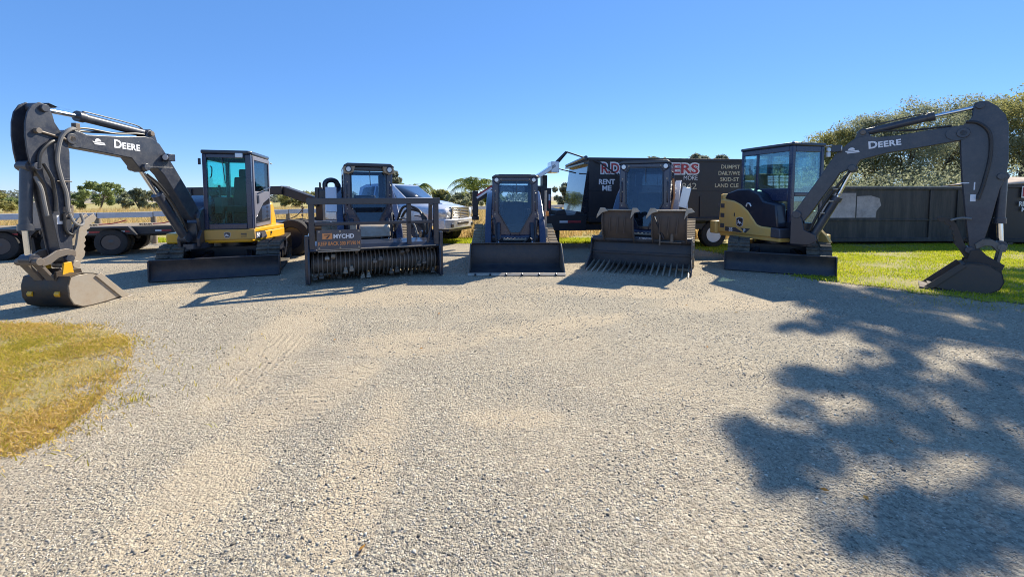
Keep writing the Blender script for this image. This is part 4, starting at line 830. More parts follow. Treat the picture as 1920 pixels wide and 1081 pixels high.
sg = MB(); sg.box(-.985, -.28, -2.455, -2.44, .60, .93); sgo = sg.build('warning_sign', 'charcoal', mul, .003)
# the sign's writing is joined into one piece of lettering
w1 = text('sign_lettering', 'KEEP BACK 300 FT/90 M', .088, 'orange', mul, (-.965, -2.457, .668), (1, 0, 0), (0, 0, 1), offset=.002, fit=.665)
w2 = text('maker_lettering', 'MYCHD', .10, 'white', mul, (-.725, -2.457, .785), (1, 0, 0), (0, 0, 1), offset=.003, fit=.33)
lg = MB(); lg.box(-.90, -.745, -2.459, -2.456, .775, .875); lg.mat(1).box(-.87, -.775, -2.461, -2.459, .835, .85); lg.prism([(-.85, .785), (-.82, .785), (-.78, .83), (-.81, .83)], -2.461, -2.459, 'y'); lg.build('maker_logo', ['orange', 'black'], mul, 0)
for x_ in (-.95, -.62, -.32):
    for z_ in (.625, .905): MB().cyl((x_, -2.455, z_), (x_, -2.468, z_), .016, n=10).build('sign_bolt', 'bright', mul, 0)
dr = MB(); dr.cyl((-1.09, -2.10, .31), (1.09, -2.10, .31), .17, n=24)
for j in range(30):
    x_ = -1.05 + j * .0725; dr.lathe((x_, -2.10, .31), (1, 0, 0), [(.16, -.012), (.245, -.008), (.245, .008), (.16, .012)], 24)
rot = dr.build('rotor', 'steel', mul, 0)
for j in range(44):
    x_ = -1.03 + (j % 22) * .098; a_ = (j * 2.4) % 6.283
    T_ = Matrix.Translation((x_, -2.10, .31)) @ Matrix.Rotation(a_, 4, 'X'); q_ = MB(T_); q_.box(-.025, .025, -.035, .035, .20, .265); q_.box(-.036, .036, -.045, .0, .255, .30); q_.build('rotor_tooth', 'bright' if j % 3 == 0 else 'steel', mul, .003)
ptube(Matrix(), 'hose', [(.58, -1.1, .95), (.70, -1.4, 1.22), (.95, -1.75, 1.15), (1.0, -1.9, .85), (.95, -1.85, .68)], .026, 'hose', mul)
ptube(Matrix(), 'hose', [(.52, -1.1, .9), (.62, -1.4, 1.28), (.86, -1.8, 1.22), (.92, -2.0, .9), (.9, -1.9, .68)], .026, 'hose', mul)
ptube(Matrix(), 'hose', [(.50, -1.1, .8), (.58, -1.35, 1.05), (.78, -1.6, .95), (.85, -1.75, .66)], .02, 'greyhose', mul)
ptube(Matrix(), 'hose', [(-.2, -1.15, .75), (-.1, -1.4, .95), (.1, -1.5, .75)], .022, 'hose', mul)
v_ = MB(); v_.box(-.42, -.30, -1.66, -1.52, .72, .98); v_.prism([(-1.5, .72), (-1.5, .96), (-1.62, .92), (-1.72, .72)], -.25, .32, 'x'); v_.build('valve_block', 'bright', mul, .02)
# bundled auxiliary panel beside the cab on the machine's right
b = MB(); b.box(-.98, -.70, .2, .5, 1.40, 1.66); b.tube(smooth([(-.84, .3, 1.62), (-.84, .3, 1.80), (-.74, .32, 1.87), (-.62, .35, 1.84), (-.56, .38, 1.72)]), .06); b.box(-1.06, -.97, .25, .32, 1.4, 1.70); b.build('air_cleaner', 'black', L1, .02)
b = MB(); b.box(-.84, -.62, -.62, -.58, 1.16, 1.70, Matrix.Rotation(R(-14), 3, 'X')); b.build('side_fender', 'silver', L1, .01)

# ---- loader with the plain bucket
L2, T2 = loader((.05, 9.92, 0), 1.2, 1.0, 'dark track loader with rounded door glass and a plain smooth dirt bucket', dict(track='dustrubber'))
bk = MB()
bk.strip([(-1.20, .52), (-1.26, .30), (-1.24, .12), (-1.34, .04), (-1.60, .02), (-1.86, .015)], -.02, -.90, .90, 'x')
bk.strip([(-1.20, .50), (-1.24, .53), (-1.34, .55)], -.02, -.90, .90, 'x')
bk.mat(1)
for s_ in (-1, 1): bk.prism([(-1.20, .52), (-1.36, .555), (-1.93, .05), (-1.95, .0), (-1.30, .0), (-1.2, .1)], s_ * .90, s_ * .925, 'x')
bo = bk.build('dirt_bucket', ['blade', 'steel'], L2, .006)
le = MB(); le.prism([(-1.80, .012), (-1.80, .04), (-1.93, .055), (-1.99, .012)], -.925, .925, 'x'); le.build('cutting_edge', 'bright', bo, .003)
for x_ in (-.78, -.5, -.2, .1, .42, .74): MB().cyl((x_, -1.955, .045), (x_, -1.99, .028), .018, n=10).build('edge_bolt', 'black', bo, 0)
b = MB(); b.box(.52, .545, -.86, -.84, .56, .70); b.build('decal', 'white', L2, 0)
b = MB(); b.box(.66, .72, -.80, -.74, 1.08, 1.18); b.build('side_marker', 'amber', L2, .008)
b = MB(); b.box(.645, .70, -.62, -.56, .72, 1.62); b.cyl((.66, -.8, .62), (.66, -.8, .82), .04); b.build('coupler_rail', 'bright', L2, .008)

# ---- loader with the root grapple
L3, T3 = loader((3.23, 10.12, 0), -23.5, (1.10, 1.12, 1.16), 'dark track loader carrying the root grapple, in front of the tall lettered bin', dict(rz0=1.52, dglass='clear'))
gp_ = MB()
gp_.strip([(-1.36, .60), (-1.44, .34), (-1.42, .10)], -.03, -.98, .98, 'x'); gp_.cyl((-1.0, -1.44, .60), (1.0, -1.44, .60), .065, n=18)
gp_.box(-.98, .98, -1.46, -1.38, .06, .14); gp_.box(-.98, .98, -1.50, -1.44, .30, .35)
for s_ in (-1, 1): gp_.prism([(-1.36, .08), (-1.36, .66), (-1.56, .62), (-1.62, .30), (-2.0, .10), (-2.06, .02), (-1.5, .02)], s_ * .98, s_ * 1.005, 'x')
gp_.box(-.5, .5, -1.40, -1.34, .2, .62)
gr = gp_.build('root_grapple', 'blade', L3, .006)
for j in range(18):
    x_ = -.95 + j * 1.9 / 17; tn = MB(); tn.prism([(-1.40, .03), (-1.40, .16), (-1.62, .12), (-1.90, .075), (-2.10, .05), (-2.20, .012), (-2.06, .008), (-1.6, .015)], x_ - .013, x_ + .013, 'x'); tn.build('tine', 'steel' if 3 < j < 11 else 'bright', gr, .003)
for x0_, x1_ in ((-.74, -.10), (.24, .90)):
    cl = MB(); cl.strip([(-1.48, .60), (-1.66, .80), (-1.72, 1.02), (-1.66, 1.22)], -.025, x0_, x1_, 'x')
    for xx in (x0_, x1_ - .025): cl.prism([(-1.46, .58), (-1.64, .80), (-1.70, 1.02), (-1.64, 1.24), (-1.70, 1.26), (-1.80, 1.02), (-1.72, .74), (-1.54, .56)], xx, xx + .025, 'x')
    for xx in (x0_ + .14, x0_ + .3, x1_ - .2): cl.bar((xx, -1.69, .74), (xx + .03, -1.76, 1.1), .02, .03)
    c_ = cl.build('clamp_arm', 'clamp', gr, .005)
    ck = MB()
    for xx, dx in ((x0_, -.10), (x1_, -.06)):
        ck.add([(xx + a_, y_, z_) for y_ in (-1.80, -1.76) for a_, z_ in ((-.02, 1.27), (.07, 1.27), (.13, 1.20), (.02, 1.17), (dx, 1.05), (dx + .01, 1.12))], [(5, 4, 3, 2, 1, 0), (6, 7, 8, 9, 10, 11)] + [(i, (i + 1) % 6, (i + 1) % 6 + 6, i + 6) for i in range(6)])
    ck.box(x0_ + .02, x1_ - .02, -1.74, -1.66, 1.21, 1.235)
    ck.build('claw', 'bright', c_, .004)
hc = MB(); hc.cyl((.46, -1.58, .66), (.34, -1.70, 1.0), .028); hc.mat(1).cyl((.34, -1.70, 1.0), (.30, -1.72, 1.1), .016); hc.build('grapple_cylinder', ['black', 'chrome'], gr, .002)
gd = MB(); gd.box(.40, .80, -1.62, -1.50, .58, .60); gd.box(.38, .41, -1.62, -1.5, .52, .78); gd.box(.98, 1.0, -1.7, -1.5, .3, .7); gd.cyl((.62, -1.60, .6), (.62, -1.60, .76), .035); gd.build('cylinder_guard', 'steel', gr, .004)
text('caution_lettering', 'ATTENTION', .045, 'white', gr, (-.02, -1.512, .625), (1, 0, 0), (0, 0, 1))
b = MB(T3); b.box(.66, .82, -.62, -.58, 1.08, 1.46, Matrix.Rotation(R(12), 3, 'Y')); b.box(.78, .80, -.56, -.5, .75, 1.3); b.build('arm_sky_sheen', 'silver', L3, .01)  # silver plates stand in for the sky's reflection on the lift arm
b = MB(T3); b.tube([(.52, -.55, 1.62), (.55, -.6, 1.3), (.5, -.65, 1.05)], .02); b.build('arm_prop', 'orange', L3, 0)

# ------------------------------------------------------------------ bins and trailers
def box_shell(mb, x0, x1, y0, y1, z0, z1, th=.06):
    mb.box(x0, x1, y0, y0 + th, z0, z1); mb.box(x0, x1, y1 - th, y1, z0, z1); mb.box(x0, x0 + th, y0 + th, y1 - th, z0, z1); mb.box(x1 - th, x1, y0 + th, y1 - th, z0, z1); mb.box(x0 + th, x1 - th, y0 + th, y1 - th, z0, z0 + th)
def outlined(parent, body, size, org, mat='red', edge='white', sp=1.0, fit=None):
    """two-colour sign letters: pale outline with the coloured letter standing proud of it"""
    o = Vector(org)
    text('letter_outline', body, size, edge, parent, o, (1, 0, 0), (0, 0, 1), offset=.030 * size / .25, ext=.002, font_space=sp, fit=fit)
    text('lettering', body, size, mat, parent, o + Vector((.03 if fit else 0, -.006, 0)), (1, 0, 0), (0, 0, 1), offset=.008, ext=.002, font_space=sp, fit=fit and fit - .07)
# tall lettered dump trailer (local x along its length, -y towards the yard)
D = empty('dump_trailer', (2.15, 12.0, 0), 6.5, 'tall black gooseneck dump trailer lettered RENT ME behind the grapple loader', 'dump trailer')
b = MB(); box_shell(b, 0, 5.5, 0, 2.15, .78, 2.56); b.box(-.02, 5.52, -.03, .09, 2.50, 2.58); b.box(-.02, 5.52, 2.06, 2.18, 2.50, 2.58); b.box(0, 5.5, -.012, 0, 1.93 - .28, 1.935 - .28); b.box(0, 5.5, -.03, 0, .78, .9)
for x_ in (1.1, 2.2, 3.3, 4.4, 5.42): b.box(x_, x_ + .07, -.03, 0, .9, 1.5)
hop = b.build('dump_box', 'container', D, .008)
MB().prism([(-.004, .80), (-.004, 2.46), (-.016, 2.46), (-.25, .80)], .02, 2.12, 'y').build('front_panel', 'gloss', hop, .004)
b = MB(); b.tube([(-.10, -.05, 2.58), (-.10, 2.2, 2.50)], .05, 12); b.box(-.16, .0, -.04, 2.18, 2.40, 2.44); b.build('tarp_roll', 'black', hop, 0)
b = MB(); b.box(-1.25, 5.6, .05, .2, .54, .72); b.box(-1.25, 5.6, 1.95, 2.1, .54, .72); b.box(-1.25, -.06, -.02, 2.1, .54, .98); b.prism([(-.95, .98), (-.9, 1.10), (-.68, 1.14), (-.62, .98)], .0, 2.0, 'y'); b.prism([(-.4, .98), (-.34, 1.08), (-.16, 1.06), (-.12, .98)], .0, 2.0, 'y')
b.box(-.9, -.78, .2, .3, .0, .54)
b.build('chassis', 'container', D, .01)
b = MB(); b.box(-1.28, -.98, .4, 1.6, .9, 1.74); b.box(-1.16, -1.02, .8, 1.2, 1.74, 2.12); b.bar((-1.1, .55, 1.70), (-2.6, .85, 1.74), .14, .2); b.bar((-1.1, 1.45, 1.70), (-2.6, 1.15, 1.74), .14, .2); b.bar((-2.55, 1.0, 1.74), (-3.1, 1.0, 1.42), .16, .2); b.box(-3.22, -3.06, .92, 1.08, .92, 1.66); b.cyl((-3.14, 1.0, .92), (-3.14, 1.0, .80), .11)
neck = b.build('gooseneck', 'container', D, .012)
for c_, bx in (('white', (-.83, -.60, -.026, -.02, .76, .82)), ('red', (-.60, -.22, -.026, -.02, .76, .82)), ('white', (-1.06, -1.01, .394, .4, 1.38, 1.56)), ('red', (-1.06, -1.01, .394, .4, 1.15, 1.38))):
    MB().box(*bx).build('reflective_tape', c_, D, 0)
MB().bar((-2.6, .86, 1.83), (-3.08, .93, 1.53), .05, .06).build('reflective_tape', 'red', D, 0); MB().bar((-2.66, .85, 1.74), (-3.1, .90, 1.45), .03, .06).build('reflective_tape', 'white', D, 0)
tb = MB(); tb.add(*(lambda m: (m.v, m.f))(MB(Matrix.Translation((-1.02, .75, 2.28)) @ Matrix.Rotation(R(-33), 4, 'Y')).box(-.38, .22, -.3, .3, -.06, .06))); tb.box(-.98, -.74, .45, 1.0, 2.18, 2.50)
tb.build('tarp_motor', 'silver', D, .02)
ta = MB(); ta.tube([(-.82, .6, 2.44), (-.52, .5, 2.78)], [.06, .04]); ta.tube([(-.52, .5, 2.78), (.3, -.12, 2.42), (1.35, -.14, 1.70)], .022); ta.tube([(-.74, .9, 2.34), (-.1, 1.0, 2.2)], .018); ta.build('tarp_arm', 'container', D, 0)
outlined(hop, 'R.D.', .38, (.33, -.006, 2.16), fit=.66); outlined(hop, 'ERS', .38, (2.42, -.006, 2.16), fit=.86)
text('lettering', 'RENT', .20, 'white', hop, (.29, -.006, 1.84), (1, 0, 0), (0, 0, 1), offset=.006, fit=.47); text('lettering', 'ME', .20, 'white', hop, (.39, -.006, 1.66), (1, 0, 0), (0, 0, 1), offset=.006, fit=.27)
text('lettering', 'MORE', .17, 'white', hop, (2.80, -.006, 1.97), (1, 0, 0), (0, 0, 1), fit=.42); text('lettering', '842', .25, 'letteryellow', hop, (2.74, -.006, 1.71), (1, 0, 0), (0, 0, 1), fit=.46)
for i_, (s_, x_, f_) in enumerate((('DUMPST', 3.94, .58), ('DAILY/WE', 3.86, .66), ('SKID-ST', 3.92, .58), ('LAND CLE', 3.76, .73))):
    text('lettering', s_, .155, 'letteryellow', hop, (x_, -.006, 2.30 - i_ * .18), (1, 0, 0), (0, 0, 1), offset=.0015, fit=f_)
for x_ in (2.85, 3.78): wheel(D, (x_, .12, .39), (0, -1, 0), .39, .24, 'white'); wheel(D, (x_, 2.03, .39), (0, 1, 0), .39, .24, 'white')
b = MB(); b.prism([(2.3, .80), (2.36, .88), (4.24, .88), (4.3, .80)], -.12, .25, 'y'); b.build('fender', 'container', D, .01)

# low roll-off bin on the right
K = empty('roll_off_bin', (8.95, 13.05, 0), 3.0, 'long low black roll-off bin with two pale grey patches on its side', 'bin')
b = MB(); box_shell(b, 0, 6.3, 0, 2.3, .10, 1.76, .07); b.box(-.03, 6.33, -.05, .09, 1.70, 1.79); b.box(-.03, 6.33, 2.2, 2.35, 1.70, 1.79); b.box(0, 6.3, -.05, 0, .10, .22); b.box(0, 6.3, -.03, 0, .74, .80)
for x_ in (4.0, 4.9, 5.8): b.box(x_, x_ + .09, -.04, 0, .22, 1.70)
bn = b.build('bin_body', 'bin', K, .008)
b = MB(); b.prism([(.25, .84), (.22, 1.0), (.50, 1.12), (.85, 1.42), (.95, 1.60), (1.62, 1.60), (1.62, .84)], -.006, -.002, 'y'); b.build('pale_patch', 'bare', bn, 0); b = MB(); b.prism([(1.66, .84), (1.66, 1.5), (2.1, 1.52), (2.38, 1.44), (2.44, 1.22), (2.30, 1.05), (2.28, .84)], -.006, -.002, 'y'); b.build('pale_patch', 'bare', bn, 0)
MB().box(-.035, 6.335, -.055, .095, 1.79, 1.805).build('top_rail', 'fence', bn, .004)
for x_ in (.4, 5.7):
    MB().cyl((x_, .0, .09), (x_, .3, .09), .09).build('roller', 'steel', K, .004)
# bin at the right edge
K2 = empty('roll_off_bin', (14.98, 13.0, 0), 2, 'black bin with heaped tan tarp and red lettering at the right edge', 'bin')
b = MB(); box_shell(b, 0, 5, 0, 2.2, .1, 1.84, .07); b.box(0, 5, -.04, 0, .1, .2); b.box(0, 5, -.04, 0, 1.76, 1.86)
b2_ = b.build('bin_body', 'container', K2, .008)
for x_ in (.3, 4.5): MB().cyl((x_, .0, .09), (x_, .3, .09), .09).build('roller', 'steel', K2, .004)
tv = []; tf = []; nx_, ny_ = 22, 8
for i in range(nx_ + 1):
    for j in range(ny_ + 1):
        u, v = i / nx_, j / ny_; tv.append((-.05 + 5.1 * u, -.06 + 2.3 * v, 1.87 + .30 * math.sin(math.pi * v) * (.4 + .6 * abs(math.sin(4 * u + .6))) * min(1, u * 5 + .1) + .03 * math.sin(9 * u + 5 * v)))
for i in range(nx_):
    for j in range(ny_): a = i * (ny_ + 1) + j; tf.append((a, a + ny_ + 1, a + ny_ + 2, a + 1))
tm = MB(); tm.add(tv, tf); o = tm.build('tarp', 'tarp', K2, 0); sm = o.modifiers.new('thickness', 'SOLIDIFY'); sm.thickness = .02
outlined(b2_, 'R.D.', .38, (.48, -.044, 1.50), fit=.75); text('lettering', 'RENT', .19, 'white', b2_, (.41, -.043, 1.21), (1, 0, 0), (0, 0, 1), offset=.005); text('lettering', 'ME', .19, 'white', b2_, (.51, -.043, 1.04), (1, 0, 0), (0, 0, 1), offset=.005)

# flatbed trailers on the left
def flatbed(loc, rz, L, axles, label, neck=False, markers=()):
    t = empty('flatbed_trailer', loc, rz, label, 'trailer', 'black flatbed trailers parked along the fence')
    b = MB(); b.box(0, L, 0, .09, .52, .70); b.box(0, L, 1.61, 1.7, .52, .70); b.box(0, .09, .09, 1.61, .52, .70); b.box(L - .09, L, .09, 1.61, .52, .70); b.box(.09, L - .09, .5, .6, .44, .64); b.box(.09, L - .09, 1.1, 1.2, .44, .64); b.build('frame', 'container', t, .008)
    d = MB()
    for k in range(10): d.box(.02, L - .02, .03 + k * .165, .03 + k * .165 + .155, .70, .735)
    d.build('deck', 'wood', t, .004)
    for x in axles:
        wheel(t, (x, .02, .34), (0, -1, 0), .34, .22, 'black', dual=True); wheel(t, (x, 1.68, .34), (0, 1, 0), .34, .22, 'black', dual=True)
    if axles:
        f = MB(); f.prism([(min(axles) - .55, .52), (min(axles) - .38, .74), (max(axles) + .38, .74), (max(axles) + .55, .52), (max(axles) + .5, .50), (max(axles) + .34, .69), (min(axles) - .34, .69), (min(axles) - .5, .50)], -.16, .0, 'y'); f.build('fender', 'container', t, .006)
    for x, w in markers: MB().box(x, x + w, -.005, -.001, .585, .625).build('reflective_tape', 'white', t, 0); MB().box(x + w, x + 2.6 * w, -.005, -.001, .585, .625).build('reflective_tape', 'red', t, 0)
    return t
FA = flatbed((-11.35, 10.23, 0), 24.8, 4.3, (.35, 1.32), 'black flatbed trailer with wooden deck behind the left excavator arm', markers=((.75, .13), (1.45, .13), (2.2, .13)))
text('lettering', 'BIG ENSE T', .085, 'letteryellow', FA, (2.62, -.004, .58), (1, 0, 0), (0, 0, 1), font_space=1.25)
b = MB(); b.box(3.15, 3.3, .1, .2, .20, .52); b.box(3.05, 3.4, .06, .24, .17, .20); b.build('jack_foot', 'container', FA, .006)
b = MB(); b.box(-.25, -.17, .05, 1.6, .12, 1.35, Matrix.Rotation(R(-6), 3, 'Y')); b.box(-.2, -.1, .1, .2, .5, .7); b.build('loading_ramp', 'container', FA, .01)
FB = flatbed((-15.6, 8.25, 0), 24.8, 4.3, (3.2, 4.02), 'black flatbed trailer cut off by the left edge, wheels in shade', markers=((3.2, .18), (4.05, .1)))
for x_, y_, a_, l_ in ((.9, .5, 8, .55), (2.05, .4, -10, .5)):
    P = FA.matrix_basis @ Vector((x_, y_, .735)); c_ = empty('load_binder', P, 24.8 + a_, ('long' if l_ > .52 else 'short') + ' red load binder lying on the flatbed deck, ' + ('over the wheels' if l_ > .52 else 'nearer the excavator'), 'load binder', 'red load binders on the flatbed')
    hb = MB(); hb.tube(smooth([(0, 0, .03), (l_ * .5, .02, .05), (l_, 0, .13)]), .014); hb.build('handle', 'red', c_, 0)
    cb_ = MB()
    for k in range(6): cb_.lathe((-.04 - k * .05, .01 * (k % 2), .02), (0, 1 if k % 2 else .2, .3), [(.018, -.006), (.026, -.006), (.026, .006), (.018, .006)], 10)
    cb_.build('chain', 'steel', c_, 0)
# gooseneck trailer behind the left excavator
C_ = empty('gooseneck_trailer', (-8.3, 10.75, 0), 2, 'black gooseneck trailer with big tyre between left excavator and mulcher', 'trailer')
b = MB(); b.box(0, 3.55, 0, .12, .62, .84); b.box(0, 3.55, 1.4, 1.52, .62, .84); b.box(0, 3.55, .12, 1.4, .72, .82); b.build('frame', 'container', C_, .01)
b = MB(); b.bar((-.2, .5, 1.62), (2.2, .6, 1.66), .13, .22); b.bar((-.2, 1.05, 1.62), (2.2, .95, 1.66), .13, .22); b.bar((2.1, .78, 1.68), (3.12, .78, 1.32), .34, .22); b.box(3.02, 3.2, .68, .88, .84, 1.74); b.cyl((3.11, .78, 1.74), (3.11, .78, 1.88), .025); b.box(-.3, -.05, .4, 1.15, .8, 1.7); b.build('gooseneck', 'container', C_, .012)
b = MB()
for (x_, y_) in ((2.65, .7), (2.9, .75)):
    for k in range(9): b.lathe((x_, y_, 1.32 - k * .055), (1 if k % 2 else 0, 0 if k % 2 else 1, 0), [(.016, -.005), (.028, -.005), (.028, .005), (.016, .005)], 10)
b.tube(smooth([(2.7, .7, 1.2), (2.5, .7, .98), (2.2, .7, .86)]), .012); b.build('safety_chain', 'steel', C_, 0)
for x_ in (2.75,): wheel(C_, (x_, -.03, .46), (0, -1, 0), .46, .28, 'black', dual=True); wheel(C_, (x_, 1.55, .46), (0, 1, 0), .46, .28, 'black')
b = MB(); b.box(2.9, 3.5, -.012, -.004, .70, .715); b.build('marker_strip', 'letteryellow', C_, 0)

# ------------------------------------------------------------------ pickup truck, nose to the right
P = empty('pickup_truck', (-1.97, 12.70, 0), -22, 'silver pickup truck behind the mulcher, nose pointing right', 'pickup truck')
def loft(mb, secs):
    """secs: list of rings with equal point counts"""
    n = len(secs[0]); vs = [p for s_ in secs for p in s_]
    fs = [(i * n + j, (i + 1) * n + j, (i + 1) * n + (j + 1) % n, i * n + (j + 1) % n) for i in range(len(secs) - 1) for j in range(n)]
    fs += [tuple(range(n)), tuple(range((len(secs) - 1) * n, len(secs) * n))[::-1]]
    return mb.add(vs, fs)
def ring(x, w, zl, zs, zt, wt, cr=.04):   # lower half-width w, shoulder, top half-width wt
    h = [(w, zl), (w + .02, (zl + zs) / 2), (w, zs), (wt + (w - wt) * .3, zt - cr), (wt * .8, zt), (0, zt + .025)]
    return [(x, -1.0 + a, z) for a, z in [(-a, z) for a, z in h]] + [(x, -1.0 + a, z) for a, z in h[::-1][1:]]
YC = 1.0
def rg(x, w, zl, zs, zt, wt): return [(x, y + 2.0, z) for x, y, z in ring(x, w, zl, zs, zt, wt)]
b = MB(); loft(b, [rg(-.10, .80, .62, 1.02, 1.10, .62), rg(-.22, .90, .60, 1.06, 1.17, .70), rg(-.5, .96, .60, 1.10, 1.24, .74), rg(-1.35, .98, .60, 1.14, 1.32, .78), rg(-1.5, .98, .50, 1.16, 1.33, .80), rg(-3.4, .98, .50, 1.16, 1.24, .9), rg(-3.5, .98, .50, 1.18, 1.26, .95), rg(-4.85, .98, .56, 1.20, 1.28, .95), rg(-4.95, .95, .58, 1.18, 1.26, .9)])
body = b.build('body', 'silver', P, .015, ang=50)
b = MB(); b.prism([(-.42, 1.20), (-1.38, 1.27), (-1.38, 1.36), (-1.0, 1.365), (-.55, 1.29)], .62, 1.38, 'y'); b.build('hood_bulge', 'silver', body, .05)
b = MB(); loft(b, [[(x, 1 - w, z0), (x, 1 - wt, z1), (x, 1 + wt, z1), (x, 1 + w, z0)] for x, w, z0, wt, z1 in ((-1.38, .84, 1.26, .82, 1.29), (-2.15, .88, 1.22, .70, 1.88), (-2.6, .9, 1.22, .70, 1.92), (-3.2, .9, 1.22, .70, 1.90), (-3.45, .88, 1.22, .72, 1.80))]); cabt = b.build('cab', 'silver', P, .04, ang=50)
b = MB(); b.add([(-1.44, .22, 1.315), (-2.10, .345, 1.845), (-2.10, 1.655, 1.845), (-1.44, 1.78, 1.315)], [(0, 3, 2, 1)]); o = b.build('windshield', 'gloss', cabt, 0); sm = o.modifiers.new('t', 'SOLIDIFY'); sm.thickness = .012; sm.offset = 1
for s_, yy in ((-1, 0), (1, 0)):
    b = MB(); q = lambda z: 1 + s_ * (.895 - (z - 1.22) * .28 + .012)
    b.add([(-1.75, q(1.27), 1.27), (-2.2, q(1.8), 1.80), (-2.75, q(1.82), 1.82), (-2.75, q(1.27), 1.27)], [(0, 1, 2, 3)]); b.add([(-2.83, q(1.27), 1.27), (-2.83, q(1.82), 1.82), (-3.25, q(1.78), 1.78), (-3.35, q(1.27), 1.27)], [(0, 1, 2, 3)]); o = b.build('side_window', 'gloss', cabt, 0); sm = o.modifiers.new('t', 'SOLIDIFY'); sm.thickness = .012; sm.offset = 0
for x_ in (-1.05, -4.0):
    for s_ in (0, 1):
        wheel(P, (x_, .14 + s_ * 1.72, .39), (0, -1 if s_ == 0 else 1, 0), .39, .26, 'chrome')
        b = MB(); yy = .0 if s_ == 0 else 1.95
        b.lathe((x_, yy + .01 if s_ == 0 else yy + .04, .42), (0, -1 if s_ == 0 else 1, 0), [(.43, -.02), (.47, .005), (.50, .0), (.50, -.03)], 28); b.build('wheel_arch', 'charcoal', body, 0)
b = MB(); b.box(-.16, -.06, .42, 1.58, .80, 1.16); gr_ = b.build('grille', 'black', P, .03)
b = MB()
for k in range(6): b.box(-.058, -.048, .48, 1.52, .84 + k * .05, .865 + k * .05)
b.box(-.058, -.045, .44, .475, .80, 1.15); b.box(-.058, -.045, 1.525, 1.56, .80, 1.15); b.box(-.058, -.044, .98, 1.02, .80, 1.15); b.box(-.058, -.043, .44, 1.56, 1.13, 1.165); b.build('grille_bar', 'chrome', gr_, .004)
for s_ in (0, 1):
    y0_, y1_ = (.10, .42) if s_ == 0 else (1.58, 1.90)
    yo = .03 if s_ == 0 else 1.97
    hl = MB(); hl.add([(-.42, yo, .90), (-.14, y0_ if s_ == 0 else y1_, .88), (-.075, y1_ if s_ == 0 else y0_, .86), (-.42, yo, 1.10), (-.16, y0_ if s_ == 0 else y1_, 1.12), (-.09, y1_ if s_ == 0 else y0_, 1.12)], [(0, 1, 4, 3), (1, 2, 5, 4)]); o = hl.build('headlight', 'lens', P, 0); sm = o.modifiers.new('t', 'SOLIDIFY'); sm.thickness = .03; sm.offset = 0
    am = MB(); am.box(-.46, -.33, yo - .008, yo + .02, .91, 1.06); am.build('turn_signal', 'amber', o, .01)
b = MB(); b.prism([(-.46, .02), (-.10, .10), (.02, .38), (.05, 1.0), (.02, 1.62), (-.10, 1.90), (-.46, 1.98), (-.46, 1.85), (-.16, 1.7), (-.12, 1.0), (-.16, .3), (-.46, .15)], .50, .80, 'z'); bp = b.build('front_bumper', 'silver', P, .03)
b = MB(); b.box(.0, .056, .65, 1.35, .62, .70); b.cyl((-.02, .36, .60), (.036, .36, .60), .06); b.cyl((-.02, 1.64, .60), (.036, 1.64, .60), .06); b.build('bumper_opening', 'black', bp, .006)
b = MB(); b.prism([(-.45, .1), (-.05, .25), (.0, 1.0), (-.05, 1.75), (-.45, 1.9)], .42, .49, 'z'); b.build('air_dam', 'black', P, .01)
b = MB(); b.box(-1.85, -1.72, -.22, -.04, 1.24, 1.44); b.box(-1.80, -1.74, -.06, .06, 1.26, 1.30); b.build('side_mirror', 'black', P, .02)

# ------------------------------------------------------------------ board fence running away to the right
FN = empty('board_fence', (-13.9, 11.5, 0), 0, 'weathered pale board fence on wooden posts behind the trailers', 'fence')
fa, fb = Vector((-16.40, 9.58, 0)), Vector((4.8, 26.0, 0)); Lf = (fb - fa).length; dv = (fb - fa) / Lf
npost = 21
for k in range(npost + 1):
    p = fa + dv * Lf * k / npost - Vector(FN.location); MB().tube([(p.x, p.y, -.05), (p.x + .01, p.y, 1.02)], [.085, .075], 12).build('post', 'wood', FN, 0)
nv = Vector((dv.y, -dv.x, 0)) * .1
for k in range(npost):
    a = fa + dv * (Lf * k / npost + .01) - Vector(FN.location) + nv; c = fa + dv * (Lf * (k + 1) / npost - .01) - Vector(FN.location) + nv
    MB().bar((a.x, a.y, .94 + random.uniform(-.012, .012)), (c.x, c.y, .94 + random.uniform(-.012, .012)), .04, .165).build('rail', 'fence', FN, .005)
# ------------------------------------------------------------------ vegetation
def branch(mb, a, b, r0, r1, bend=.12, k=5):
    a, b = Vector(a), Vector(b); d = b - a; off = Vector((random.uniform(-1, 1), random.uniform(-1, 1), random.uniform(-.2, .6))) * d.length * bend
    pts = [a + d * t + off * math.sin(math.pi * t) for t in [j / k for j in range(k + 1)]]; mb.tube(pts, [r0 + (r1 - r0) * j / k for j in range(k + 1)], 7); return pts[-1]
def leaves(centres, radii, per, size, flat=.8):
    """leaf-sized quads spread through clump volumes"""
    C = np.repeat(np.asarray(centres, float), per, 0); Rr = np.repeat(np.asarray(radii, float), per, 0); n = len(C)
    d = rng.normal(size=(n, 3)); d /= np.linalg.norm(d, axis=1)[:, None]; d *= (rng.random(n) ** .45)[:, None]
    P = C + d * Rr[:, None] * np.array([1, 1, flat]); s = size * rng.uniform(.55, 1.35, n)[:, None]
    u = rng.normal(size=(n, 3)); u /= np.linalg.norm(u, axis=1)[:, None]; w = rng.normal(size=(n, 3)); v = np.cross(u, w); v /= np.linalg.norm(v, axis=1)[:, None]
    return np.stack([P - u * s, P + v * s * .42, P + u * s, P - v * s * .42], 1).reshape(-1, 3)
